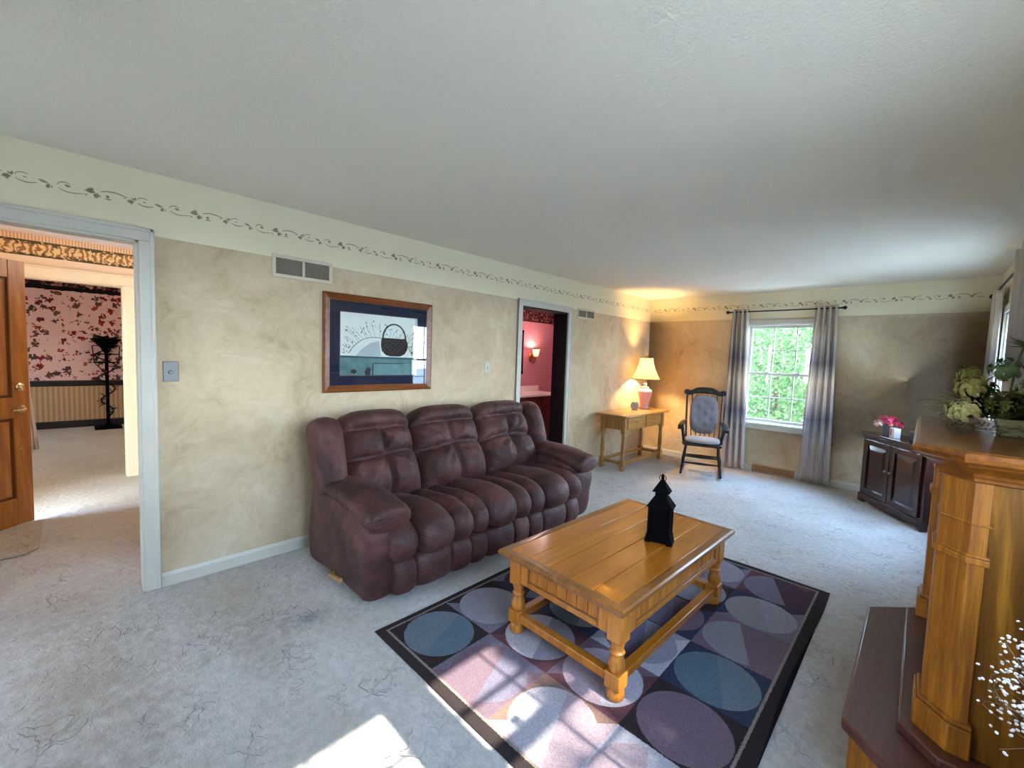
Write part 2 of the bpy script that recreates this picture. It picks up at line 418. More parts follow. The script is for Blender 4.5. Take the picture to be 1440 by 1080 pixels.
wall_y('wall_back',YB,YB+.15,XL,XR+.16,[W1],M['plaster'])
wall_x('wall_right',XR,XR+.16,YF,YB,W2+[W3],M['plaster'])
wall_y('wall_front',YF-.15,YF,XL-WT,XR+.16,W4,M['plaster'])
tag(MB().box(XL-WT-.001,XR+.16,YF-.15,YB+.15,ZC,ZC+.15).build('ceiling',M['ceiling']),kind='structure')
tag(MB().box(-5.2,XR+.16,YF-.15,YB+.15,-.1,0).build('floor',M['carpet']),kind='structure')
tag(MB().box(-10.6,-5.2,-2.75,3.15,-.1,0).build('floor.001',M['carpet_tan']),kind='structure')
# foyer, dining room, powder room shells
XFo=-6.21; DF=(-1.1,.393,0,2.07)
wall_x('wall_foyer',XFo-.15,XFo,-.95,3.0,[DF],M['foyer'],2.47)
wall_x('wall_dining',-10.45,-10.3,-2.6,3.0,[],M['floral'],2.47)
wall_y('wall_foyer_end',3.0,3.1,-10.45,-5.2,[],M['pink_wall'],2.47)
wall_y('wall_entry',-1.1,-.95,-6.36,XL-WT,[(-5.40,-4.45,0,2.06)],M['pink_wall'],2.47)
wall_y('wall_dining_front',-2.75,-2.6,-10.45,-6.36,[(-8.6,-8.0,.7,1.7)],M['pink_wall'],2.47)
wall_x('wall_dining_side',-6.36,-6.22,-2.6,-1.1,[],M['pink_wall'],2.47)
wall_x('wall_powder',-5.35,-5.2,3.0,6.8,[],M['powder'],2.44)
wall_y('wall_powder_end',6.65,6.8,-5.2,XL,[],M['powder'],2.44)
wall_y('wall_powder_side',3.0,3.1,-5.2,XL-WT,[],M['powder'],2.44)
tag(MB().box(-10.6,XL-WT-.002,-2.75,3.1,2.47,2.6).build('ceiling.001',M['pink_wall']),kind='structure')
tag(MB().box(-5.35,XL-WT-.002,3.1,6.8,2.441,2.6).build('ceiling.002',M['white_plain']),kind='structure')
# baseboards
def base_prof(h=.085,t=.014): return [(0,0),(t,0),(t,h-.02),(t*.45,h-.006),(t*.3,h),(0,h)]
def baseboard(name,segs,mat=None,h=.085):
    mb=MB()
    for kind,w,a,b,sgn in segs:
        p=base_prof(h)
        if kind=='x': mb.prism([(w+sgn*q[0],q[1]) for q in p],'y',a,b)
        else: mb.prism([(w+sgn*q[0],q[1]) for q in p],'x',a,b)
    tag(mb.build(name,mat or M['white_paint'],sharp=25),kind='structure')
baseboard('baseboard_left',[('x',XL,.342,3.388,1),('x',XL,4.372,YB-.015,1)])
baseboard('baseboard_back',[('y',YB,XL,-1.62,-1),('y',YB,-1.12,XR,-1)])
baseboard('baseboard_right',[('x',XR,3.5,YB-.015,-1)])
baseboard('baseboard_dining',[('x',-10.3,-2.6,3.0,1)],M['black_trim'],.12)
tag(MB().prism([(-10.3,.70),(-10.275,.705),(-10.27,.74),(-10.265,.79),(-10.3,.80)],'y',-2.6,3.0).build('trim_1',M['black_trim']),kind='structure')
# door casings
def casing(name,x,sgn,y0,y1,zt,w,mat,left=True,t=.018,fl=0):
    mb=MB()
    def strip(a,b,c,d):   # board
        mb.box(x,x+sgn*t,a,b,c,d); 
    if left: strip(y0-w,y0,fl,zt); mb.box(x,x+sgn*(t+.007),y0-w,y0-w+.02,fl,zt+w)
    strip(y1,y1+w,fl,zt); mb.box(x,x+sgn*(t+.007),y1+w-.02,y1+w,fl,zt+w)
    strip(y0-w,y1+w,zt,zt+w); mb.box(x,x+sgn*(t+.007),y0-w,y1+w,zt+w-.02,zt+w)
    return tag(mb.build(name,mat,bevel=.004),kind='structure')
casing('trim_2',XL,1,D1[0],D1[1],D1[3],.07,M['white_paint'])
casing('trim_3',XL,1,D2[0],D2[1],D2[3],.07,M['white_paint'])
casing('trim_4',XFo,1,DF[0],DF[1],DF[3],.115,M['beige_trim'],False)
# jamb liners
tag(MB().box(XL-WT,XL,D1[1]-.012,D1[1],0,D1[3]).box(XL-WT,XL,D1[0],D1[1],D1[3]-.012,D1[3]).build('trim_5',M['white_paint']),kind='structure')
tag(MB().box(XL-.21,XL-.004,D2[1]-.016,D2[1],0,D2[3]).box(XL-.21,XL-.004,D2[0],D2[1],D2[3]-.016,D2[3]).box(XL-.21,XL-.004,D2[0],D2[0]+.016,0,D2[3]).build('trim_6',M['black_jamb']),kind='structure')
tag(MB().box(XFo-.15,XFo,DF[1]-.012,DF[1],0,DF[3]).box(XFo-.15,XFo,DF[0],DF[1],DF[3]-.012,DF[3]).build('trim_7',M['beige_trim']),kind='structure')
# stencilled vine along the cream band
def stencil():
    P=.447; K=P/980
    L=[((270,145),(350,185),18),((355,188),(340,238),22),((370,205),(378,235),9),
       ((470,192),(522,215),20),((628,235),(722,262),28),((650,213),(702,247),18),((675,202),(712,237),14),((738,268),(720,322),34),((640,302),(652,280),9),((750,285),(766,312),9),
       ((795,330),(862,340),10),((992,350),(1062,350),24),((1000,328),(1052,342),11),((1072,296),(1064,338),17),((1035,300),(1056,332),11),((958,315),(988,310),8),((1138,346),(1172,356),9)]
    S=[([(415,190),(440,166),(482,166),(520,186)],7),([(425,225),(470,258),(540,280),(640,281)],7),([(765,250),(830,245),(900,260),(960,285),(1002,306)],9),
       ([(1090,330),(1105,306),(1150,306),(1192,326)],6),([(1090,365),(1140,395),(1190,408),(1245,405)],8)]
    Dt=[(825,305,13),(1035,370,9)]
    def loc(p): return Vector(((p[0]-270)*K, -(p[1]-145-.2245*(p[0]-270))*K-.004+.012))
    polys=[]
    for a,b,w in L:
        a=loc(a); b=loc(b); d=b-a; n=Vector((-d.y,d.x)).normalized()*w*K*.74
        polys.append([a,a+d*.3+n*.85,a+d*.62+n,b-d*.08+n*.45,b,b-d*.08-n*.45,a+d*.62-n,a+d*.3-n*.7])
    for pts,w in S:
        q=spl([loc(p) for p in pts],4)
        lo=[];hi=[]
        for i,p in enumerate(q):
            d=(q[min(i+1,len(q)-1)]-q[max(i-1,0)]); n=Vector((-d.y,d.x)).normalized()*w*K*.62*(.5+.7*math.sin(PI*i/(len(q)-1)))
            lo.append(p-n); hi.append(p+n)
        for i in range(len(q)-1): polys.append([lo[i],lo[i+1],hi[i+1],hi[i]])
    for x,y,r in Dt:
        c=loc((x,y)); polys.append([c+Vector((math.cos(t*PI/4),math.sin(t*PI/4)))*r*K*1.3 for t in range(8)])
    return P,polys
P_,polys=stencil(); ZS=2.262
mb=MB()
k=-4
while True:
    y0=-.102+k*P_
    if y0>YB-.3: break
    for pl in polys: mb.poly([Vector((XL+.0008,y0+p.x,ZS+p.y)) for p in pl])
    k+=1
tag(mb.build('trim_8',M['stencil'],sharp=None),kind='structure')
mb=MB(); x0=XL+.05
while x0<XR-.2:
    for pl in polys: mb.poly([Vector((x0+p.x,YB-.0008,ZS+p.y)) for p in pl])
    x0+=P_
tag(mb.build('trim_9',M['stencil'],sharp=None),kind='structure')

# ------------------------------------------------------------------ windows
def window(name,axis,w,hole,cols,rows,depth,sgn,rails=None,wide=.06,stool=True,zrows=None,label=None):
    """axis 'y': window in a wall of constant y=w (inner face), sgn: outward direction"""
    a,b,z0,z1=hole
    root=empty(name,(0,0,0),kind='structure')
    def bx(mb,u0,u1,d0,d1,za,zb):
        if axis=='y': mb.box(u0,u1,min(w+sgn*d0,w+sgn*d1),max(w+sgn*d0,w+sgn*d1),za,zb)
        else: mb.box(min(w+sgn*d0,w+sgn*d1),max(w+sgn*d0,w+sgn*d1),u0,u1,za,zb)
    f=MB()   # casing
    bx(f,a-wide,a,-.018,0,z0-.02,z1+wide); bx(f,b,b+wide,-.018,0,z0-.02,z1+wide); bx(f,a-wide,b+wide,-.02,0,z1,z1+wide)
    if stool: bx(f,a-wide-.02,b+wide+.02,-.05,0,z0-.03,z0); bx(f,a-wide,b+wide,-.016,0,z0-.09,z0-.03)
    # jamb liner
    bx(f,a,a+.012,0,depth,z0,z1); bx(f,b-.012,b,0,depth,z0,z1); bx(f,a,b,0,depth,z1-.012,z1); bx(f,a,b,0,depth,z0,z0+.012)
    f.build('window_frame',M['white_paint'],root,bevel=.003)
    zm=(z0+z1)/2
    sashes=[(z0+.012,zm+.018,.05),(zm-.018,z1-.012,.085)] if rows else [(z0+.012,z1-.012,.06)]
    A=a+.012;B=b-.012
    for (za,zb,d) in sashes:
        m=MB(); t=.036; dd=.03
        bx(m,A,A+t,d,d+dd,za,zb); bx(m,B-t,B,d,d+dd,za,zb); bx(m,A+t,B-t,d,d+dd,za,za+t); bx(m,A+t,B-t,d,d+dd,zb-t,zb)
        for c in range(1,cols):
            u=A+t+(B-A-2*t)*c/cols; bx(m,u-.0075,u+.0075,d+.006,d+.024,za+t,zb-t)
        nr=2
        for r in range(1,nr):
            zz=za+t+(zb-za-2*t)*r/nr; bx(m,A+t,B-t,d+.006,d+.024,zz-.0075,zz+.0075)
        so=m.build('sash',M['white_paint'],root,bevel=.002)
        g=MB(); bx(g,A+t-.004,B-t+.004,d+.013,d+.017,za+t-.004,zb-t+.004)
        g.build('window_pane',M['glass'],so)
    lk=MB()
    for u in (a+(b-a)*.3,a+(b-a)*.7): bx(lk,u-.025,u+.025,.02,.05,zm+.018,zm+.034)
    lk.build('sash_lock',M['white_paint'],root,bevel=.003)
    return root
window('window_1','y',YB,W1,3,2,.15,1)
window('window_2','x',XR,W2[0],2,2,.16,1,stool=True)
window('window_3','x',XR,W2[1],2,2,.16,1,stool=True)
window('window_4','x',XR,W3,5,2,.16,1)
for i,h in enumerate(W4): window('window_%d'%(5+i),'y',YF,h,3,2,.15,-1)

# ------------------------------------------------------------------ entry door
def entry_door():
    h=Vector((-4.46,-.90,0)); e=Vector((-5.10,-.262,0)); d=(e-h); L=d.length; ang=math.atan2(d.y,d.x)
    root=empty('door_1',h,ang,kind='structure',label='golden oak panelled front door standing open in the entry hall',cat='door')
    mb=MB(); T=.022
    # local: x along leaf 0..L, visible face towards the living room (+y rotated): build both faces alike
    st=.115; z0,z1=.012,2.065; mid=[(.23,.86),(1.02,1.93)]
    mb.box(0,st,-T,T,z0,z1); mb.box(L-st,L,-T,T,z0,z1); mb.box(L/2-.05,L/2+.05,-T,T,z0,z1)
    mb.box(st,L-st,-T,T,z0,.23); mb.box(st,L-st,-T,T,.86,1.02); mb.box(st,L-st,-T,T,1.93,z1)
    mb.build('door_frame',M['door_wood'],root,bevel=.004)
    for (za,zb) in mid:
        for (ua,ub) in ((st,L/2-.05),(L/2+.05,L-st)):
            p=MB(); p.mi=1; p.box(ua,ub,-T*.35,T*.35,za,zb); p.mi=0
            for s in (-1,1):
                y=T*.35*s
                o=[(ua+.022,za+.022),(ub-.022,za+.022),(ub-.022,zb-.022),(ua+.022,zb-.022)]; i=[(ua+.06,za+.06),(ub-.06,za+.06),(ub-.06,zb-.06),(ua+.06,zb-.06)]
                A=[p.bm.verts.new((q[0],y,q[1])) for q in o]; B=[p.bm.verts.new((q[0],T*.85*s,q[1])) for q in i]
                for k in range(4): p.face([A[k],A[(k+1)%4],B[(k+1)%4],B[k]])
                p.face(B)
            p.build('door_panel',[M['door_wood'],M['door_groove']],root,sharp=20)
    for s in (-1,1):
        k=MB(); Mx=Matrix.Translation((L-.07,s*T,.93))@Matrix.Rotation(-s*PI/2,4,'X')
        k.lathe([(.034,0),(.034,.006),(.012,.012),(.011,.035)],M=Mx,n=16)
        k.tube([(L-.07,s*(T+.035),.93),(L-.085,s*(T+.048),.93),(L-.17,s*(T+.048),.925)],[.011,.010,.008],8)
        k.build('door_handle',M['brass'],root)
        k=MB(); Mx=Matrix.Translation((L-.07,s*T,1.10))@Matrix.Rotation(-s*PI/2,4,'X')
        k.lathe([(.03,0),(.03,.008),(.02,.014),(.018,.02)],M=Mx,n=16); k.box(L-.075,L-.065,s*(T+.026)-.008,s*(T+.026)+.008,1.085,1.115)
        k.build('deadbolt',M['brass'],root)
    k=MB(); k.lathe([(.012,0),(.012,.004),(.002,.006)],M=Matrix.Translation((L-.085,-T,.62))@Matrix.Rotation(PI/2,4,'X'),n=10)
    k.lathe([(.012,0),(.012,.004),(.002,.006)],M=Matrix.Translation((L-.085,T,.62))@Matrix.Rotation(-PI/2,4,'X'),n=10); k.build('latch_button',M['brass'],root)
entry_door()
def entry_mat():
    mb=MB(); pts=[(-5.03,-.20),(-4.40,-.20),(-4.31,-.26),(-4.3,-.62),(-5.0,-.62),(-5.06,-.28)]
    mb.prism(pts,'z',0.001,.02); o=mb.build('door_mat',M['mat_rug'],bevel=.006)
    # set the free corner of the mat under the door sweep
    tag(o,'beige pile mat on the carpet in front of the open oak front door','mat')
entry_mat()

# ------------------------------------------------------------------ things on the left wall
def vent(label,yc,zc,w,h,nl):
    root=empty('wall_vent',(XL,yc,zc),label=label,cat='vent',group=None)
    f=MB(); t=.024
    f.box(0,.012,-w/2,w/2,-h/2,-h/2+t); f.box(0,.012,-w/2,w/2,h/2-t,h/2); f.box(0,.012,-w/2,-w/2+t,-h/2+t,h/2-t); f.box(0,.012,w/2-t,w/2,-h/2+t,h/2-t); f.box(0,.012,-.009,.009,-h/2+t,h/2-t)
    f.build('vent_frame',M['vent'],root,bevel=.003)
    MB().box(.0005,.002,-w/2+t,w/2-t,-h/2+t,h/2-t).build('vent_backing',M['vent_void'],root)
    for s in (-1,1):
        l=MB(); a,b=(-w/2+t,-.009) if s<0 else (.009,w/2-t)
        for i in range(nl):
            z=-h/2+t+(h-2*t)*(i+.5)/nl; dz=(h-2*t)/nl
            l.prism([(.003,z-dz*.1),(.009,z-dz*.48),(.010,z-dz*.38),(.004,z+.0)],'y',a,b)
        l.build('louver_panel',M['vent_dark'],root)
vent('large almond return-air grille above the framed basket picture',1.16,2.035,.41,.155,14)
vent('small almond grille high on the wall right of the powder room door',4.69,2.045,.40,.13,11)
def switch(label,y,z,w,h,kind):
    root=empty('switch_plate',(XL,y,z),label=label,cat='light switch')
    mb=MB(); mb.box(0,.006,-w/2,w/2,-h/2,h/2); mb.build('plate',M['steel'] if kind else M['plate'],root,bevel=.003)
    k=MB(); k.lathe([(.013,0),(.012,.008),(.011,.014),(.002,.016)],M=Matrix.Translation((.006,0,-.005))@Matrix.Rotation(PI/2,4,'Y'),n=12) if kind else k.box(.006,.016,-.006,.006,-.012,.012)
    k.build('switch_knob' if kind else 'toggle',M['steel'] if kind else M['plate'],root)
switch('brushed steel switch plate beside the hall doorway casing',.405,1.31,.075,.12,1)
switch('small almond switch plate on the wall right of the framed basket picture',2.965,1.34,.065,.11,0)
# framed picture
def picture():
    y0,y1,z0,z1=1.293,2.257,1.147,1.902
    root=empty('framed_picture',(XL,(y0+y1)/2,z0),label='oak framed print of a dark basket with wide navy mat hanging above the sofa',cat='picture')
    W=y1-y0;H=z1-z0; fw=.052
    f=MB()
    def mit(a,b,c,d): pass
    prof=[(0,.004),(0,.026),(.012,.032),(fw*.55,.024),(fw,.014),(fw,.004)]
    cor=[(-W/2,0,1,1),(W/2,0,-1,1),(W/2,H,-1,-1),(-W/2,H,1,-1)]
    rs=[[Vector((p[1],c[0]+c[2]*p[0],c[1]+c[3]*p[0])) for p in prof] for c in cor]
    f.rings(rs,closed=True); f.build('picture_frame',M['frame_wood'],root,sharp=25)
    a,b=-W/2+fw,W/2-fw; c,d=fw,H-fw
    MB().box(.003,.008,a-.004,b+.004,c-.004,d+.004).build('mat_board',M['navy'],root)
    ia,ib,ic,id_=a+.082,b-.095,c+.078,d-.085
    MB().box(.008,.0092,ia-.006,ib+.006,ic-.006,id_+.006).build('mat_bevel',M['mat_edge'],root)
    art=MB(); cols=[]
    def sh(pts,mi,l):
        art.mi=mi; art.poly([Vector((.0094+.0003*l,ia+(ib-ia)*p[0],ic+(id_-ic)*p[1])) for p in pts])
    sh([(0,0),(1,0),(1,1),(0,1)],0,0)
    sh([(0.0,0),(.93,0),(.93,.30),(0,.30)],1,1)
    sh([(0,.285),(.955,.27),(.965,.30),(0,.315)],2,2)
    sh([(.40,0),(.90,0),(.90,.19),(.40,.19)],3,2); sh([(.388,0),(.402,0),(.402,.20),(.388,.20)],4,3); sh([(.388,.188),(.80,.188),(.80,.202),(.388,.202)],4,3)
    sh([(.97,0),(1,0),(1,1),(.97,1)],7,2)
    sh([(.18,.315),(.25,.42),(.36,.53),(.47,.575),(.50,.315)],7,1)
    sh([(.12,.04),(.17,.02),(.20,.06),(.17,.10),(.13,.09)],4,2); sh([(.30,.0),(.36,.0),(.37,.10),(.33,.14),(.29,.06)],4,2)
    # basket
    sh([(.50,.60),(.495,.50),(.51,.41),(.56,.34),(.62,.32),(.76,.32),(.82,.36),(.86,.44),(.865,.53),(.85,.60),(.835,.625),(.51,.63)],5,3)
    n=18
    for i in range(n):
        t0=PI*i/n;t1=PI*(i+1)/n
        def q(t,r,rz): return (.675-r*math.cos(t),.62+rz*math.sin(t))
        sh([q(t0,.165,.26),q(t1,.165,.26),q(t1,.145,.235),q(t0,.145,.235)],5,4)
    # weave
    for r in range(7):
        for c_ in range(11):
            x=.515+c_*.031; z=.345+r*.038
            if (x-.68)**2/.0256+(z-.62)**2/.076<.93 and (r+c_)%2: sh([(x,z),(x+.022,z),(x+.022,z+.016),(x,z+.016)],6,4)
    # vine
    rnd=random.Random(3)
    def stroke(pts,w):
        pts=spl(pts,5)
        for i in range(len(pts)-1):
            dd=pts[i+1]-pts[i]; nn=Vector((-dd.y*.8,dd.x)).normalized()*w
            sh([pts[i]-nn,pts[i+1]-nn,pts[i+1]+nn,pts[i]+nn],4,2)
    arch=[(.10,.36),(.16,.47),(.25,.57),(.36,.62),(.5,.62),(.70,.60),(.84,.53),(.90,.42),(.94,.33)]
    stroke(arch,.004)
    for i in range(26):
        k_=i/25*7.99; a0=Vector(arch[int(k_)]); a1=Vector(arch[int(k_)+1]); p=a0.lerp(a1,k_%1)
        dirn=(p-Vector((.5,.25))).normalized(); e=p+dirn*rnd.uniform(.09,.30)+Vector((rnd.uniform(-.03,.03),rnd.uniform(-.02,.04)))
        e.y=min(e.y,.93); e.x=min(max(e.x,.04),.94)
        m=(p+e)/2+Vector((rnd.uniform(-.03,.03),0)); stroke([p,m,e],.0016)
        for _ in range(3):
            q_=e.lerp(p,rnd.random()*.7)+Vector((rnd.uniform(-.03,.03),rnd.uniform(-.02,.02))); r=rnd.uniform(.006,.011)
            sh([(q_.x-r,q_.y),(q_.x,q_.y-r*1.2),(q_.x+r,q_.y),(q_.x,q_.y+r*1.2)],4,3)
    art.build('print',[simple('print_white',(232,232,226),.8,.2,.04),simple('print_teal',(96,128,130),.8,.2,.25,14),simple('print_teal_dark',(58,84,88),.8,.2,.2),simple('print_teal_light',(112,146,146),.8,.2,.2,14),simple('print_ink',(48,52,56),.8,.2,.1),simple('print_basket',(58,50,50),.8,.2,.2,60),simple('print_weave',(92,84,80),.8,.2,.1),simple('print_shade',(184,190,192),.8,.2,.05)],root,sharp=None)
    g=MB().box(.0135,.0150,a-.003,b+.003,c-.003,d+.003); g.build('picture_glass',M['glass'],root)
picture()

# ------------------------------------------------------------------ sofa
def sofa():
    root=empty('recliner_sofa',(-2.62,2.21,0),label='plum brown suede three-seat reclining sofa with puffed channel seats',cat='sofa')
    ox,oy=-2.62,2.21
    inv=Matrix.Translation((-ox,-oy,0))
    def fin(mb,name,mat=None,sub=0,**k):
        mb.bm.transform(inv); return mb.build(name,mat or M['suede'],root,sub=sub,sharp=None,**k)
    Y0,Y1=1.095,3.325; A0=1.33; A1=3.06
    def pillow(prof,y0,y1,r,n=14,pw=2.6,noise_=.006,seed=0):
        pr=spl([(p[0],p[1]) for p in prof],5,True); m=len(pr)
        area=sum(pr[i].x*pr[(i+1)%m].y-pr[(i+1)%m].x*pr[i].y for i in range(m)); s=1 if area>0 else -1
        nr=[]
        for i in range(m):
            d=pr[(i+1)%m]-pr[(i-1)%m]; nr.append(Vector((d.y,-d.x)).normalized()*s)
        rs=[]
        for k in range(n+1):
            u=math.sin((k/n-.5)*PI)     # denser towards the ends
            ins=r*(1-max(0,1-abs(u)**pw)**.5)
            y=(y0+y1)/2+u*(y1-y0)/2
            ring=[]
            for p,q in zip(pr,nr):
                v=Vector((p.x-q.x*ins,y,p.y-q.y*ins))
                w=noise.noise(v*9+Vector((seed,0,0)))*noise_
                ring.append(v+Vector((q.x,0,q.y))*w)
            rs.append(ring)
        mb=MB(); mb.rings(rs); return mb
    # carcass
    body=MB(); body.box(-3.08,-2.22,A0-.02,A1+.02,.06,.30); body.box(-3.12,-2.95,Y0+.08,Y1-.08,.06,.93)
    body.bm.transform(inv); body.build('carcass',M['suede'],root,bevel=.03,seg=3)
    # seats: three channels each, with the leg-rest panel below
    seatp=[(-2.78,.30),(-2.78,.43),(-2.60,.475),(-2.36,.505),(-2.19,.50),(-2.08,.455),(-2.035,.385),(-2.045,.31),(-2.10,.265),(-2.3,.27),(-2.55,.28)]
    seatw=[(-2.78,.30),(-2.78,.44),(-2.60,.490),(-2.36,.522),(-2.18,.518),(-2.06,.468),(-2.015,.385),(-2.025,.305),(-2.09,.255),(-2.3,.26),(-2.55,.28)]
    legp=[(-2.24,.268),(-2.12,.272),(-2.075,.235),(-2.062,.16),(-2.075,.09),(-2.12,.05),(-2.22,.05),(-2.25,.15)]
    edges=[[1.33,1.40,1.665,1.83],[1.83,1.965,2.24,2.405],[2.405,2.565,2.87,3.045]]
    edges[0][0]=1.215
    for i,e in enumerate(edges):
        for j in range(3):
            a,b=e[j],e[j+1]
            o=pillow(seatw if j==1 else seatp,a+.001,b-.001,.075 if j==1 else .062,pw=2.0,seed=i*7+j*3)
            fin(o,'seat_cushion')
            a2=max(a,1.255)
            fin(pillow(legp,a2+.002,b-.002,.03,seed=i*5+j+40),'footrest_panel')
    # backs
    B0=Vector((-2.66,0,.42)); T0=Vector((-2.945,0,1.03))
    up=(T0-B0); H=up.length; upn=up.normalized(); nrm=Vector((upn.z,0,-upn.x))
    backs=[(1.245,1.80),(1.815,2.455),(2.47,3.10)]
    for bi,(y0,y1) in enumerate(backs):
        mb=MB(); nu,nv=64,76; yc=(y0+y1)/2; hw=(y1-y0)/2+.004
        F=[];Bk=[]
        for j in range(nv+1):
            v=math.sin((j/nv-.5)*PI)*.5+.5; rf=[];rb=[]
            for i in range(nu+1):
                u=math.sin((i/nu-.5)*PI)
                eu=max(0,1-abs(u)**3.2); ev=max(0,1-abs(2*v-1)**5)
                t=.105*(eu**.5)*(ev**.5)
                us=.03*math.sin(bi*2+v*4)
                vs_=.47+.02*math.sin(u*3+bi)
                # four pillows: bulge inside each quadrant
                qu=(u-us)/(1-us) if u>us else (us-u)/(1+us)
                if v<vs_: qv=(vs_-v)/vs_
                else: qv=(v-vs_)/(.765-vs_) if v<.765 else (v-.765)/.235
                bul=(max(0,qu*(1-qu))*4)**.5 if v<.765 else 1
                t+=.062*(bul*(max(0,qv*(1-qv))*4)**.5)*eu**.3
                t+=.03*math.exp(-((v-.22)/.2)**2)*eu*ev
                g=.050*math.exp(-abs(v-vs_)/.020)
                if v<.765: g=max(g,.050*math.exp(-abs(u-us)/.042))
                g=max(g,.038*math.exp(-abs(v-.765)/.012)*(1 if -.66<u<.76 else .3))
                if v>.765 and -.66<u<.76: t+=.012
                elif v>.765: t-=.006
                t-=g*eu**.5*ev**.5
                p=Vector((0,yc+u*hw*(1-.10*max(0,(v-.72)/.28)**2.2),0))
                wv=Vector((u*1.3+bi*5,v*2.2,bi*3.3))
                # drapes running towards the tuft
                ang=math.atan2(v-.47,u*.6-us); rr=math.hypot(v-.47,u*.6-us)
                wr=.008*math.sin(ang*9+bi*2+3*noise.noise(wv*2))*math.exp(-((rr-.22)/.16)**2)*eu*ev
                wr+=noise.noise(wv*5)*.008*eu*ev+noise.noise(wv*14)*.003*eu*ev
                base=B0+up*v
                base=base-upn*(.055*abs(u)**4*max(0,(v-.55)/.45)**2)
                # top rolls backwards
                roll=max(0,(v-.82)/.18); base=base-nrm*.03*roll*roll
                rf.append(mb.bm.verts.new(Vector((base.x,p.y,base.z))+nrm*(t+wr)))
                tb=-.10*(eu**.5)*(max(0,1-abs(2*v-1)**4)**.5)
                rb.append(mb.bm.verts.new(Vector((base.x,p.y,base.z))+nrm*tb))
            F.append(rf);Bk.append(rb)
        for j in range(nv):
            for i in range(nu):
                mb.face([F[j][i],F[j][i+1],F[j+1][i+1],F[j+1][i]]); mb.face([Bk[j][i+1],Bk[j][i],Bk[j+1][i],Bk[j+1][i+1]])
        bmesh.ops.remove_doubles(mb.bm,verts=mb.bm.verts,dist=.0008)
        fin(mb,'back_cushion')
    # wings beside the backs
    for s,yc in ((-1,1.165),(1,3.195)):
        mb=MB(); secs=[]
        pts=[(-2.73,.52,.02,.05),(-2.745,.54,.085,.12),(-2.77,.62,.088,.15),(-2.81,.74,.092,.155),(-2.85,.86,.096,.15),(-2.885,.94,.095,.135),(-2.91,.985,.075,.10),(-2.925,1.005,.03,.05)]
        for q in spl([Vector(p+(0,))[:4] if False else Vector(p) for p in pts],4):
            secs.append(((q[0],yc,q[1]),(0,q[2],0),(q[3],0,q[3]*.28)))
        mb.loft(secs,28,2.6); fin(mb,'wing_bolster')
    # arms
    for s in (-1,1):
        ya,yb=(Y0+.012,1.335) if s<0 else (3.055,Y1-.012)
        armp=[(-2.98,.045),(-2.98,.42),(-2.86,.56),(-2.6,.575),(-2.3,.55),(-2.165,.50),(-2.115,.42),(-2.125,.25),(-2.165,.05),(-2.3,.042),(-2.7,.042)]
        fin(pillow(armp,ya,yb,.04,n=14,noise_=.005,seed=s*9),'arm')
        mb=MB(); yc=(ya+yb)/2; secs=[]
        pts=[(-2.93,.545,.04,.03),(-2.90,.565,.10,.055),(-2.78,.585,.135,.062),(-2.55,.592,.140,.060),(-2.34,.580,.140,.062),(-2.20,.552,.142,.072),(-2.115,.532,.138,.076),(-2.082,.526,.120,.062),(-2.072,.526,.06,.028)]
        for q in spl([Vector(p) for p in pts],5):
            secs.append(((q[0],yc,q[1]),(0,q[2],0),(q[3]*.18,0,q[3])))
        mb.loft(secs,30,2.3)
        for v in mb.bm.verts: v.co+=Vector((0,0,noise.noise(v.co*8)*.006))
        fin(mb,'arm_pad')
    # recliner lever
    mb=MB(); mb.tube([(-2.56,1.11,.085),(-2.55,1.075,.085),(-2.46,1.066,.105),(-2.37,1.062,.125)],[.010,.012,.014,.013],8)
    mb.bm.transform(inv); mb.build('recline_lever',M['console'],root)
    return root
sofa()

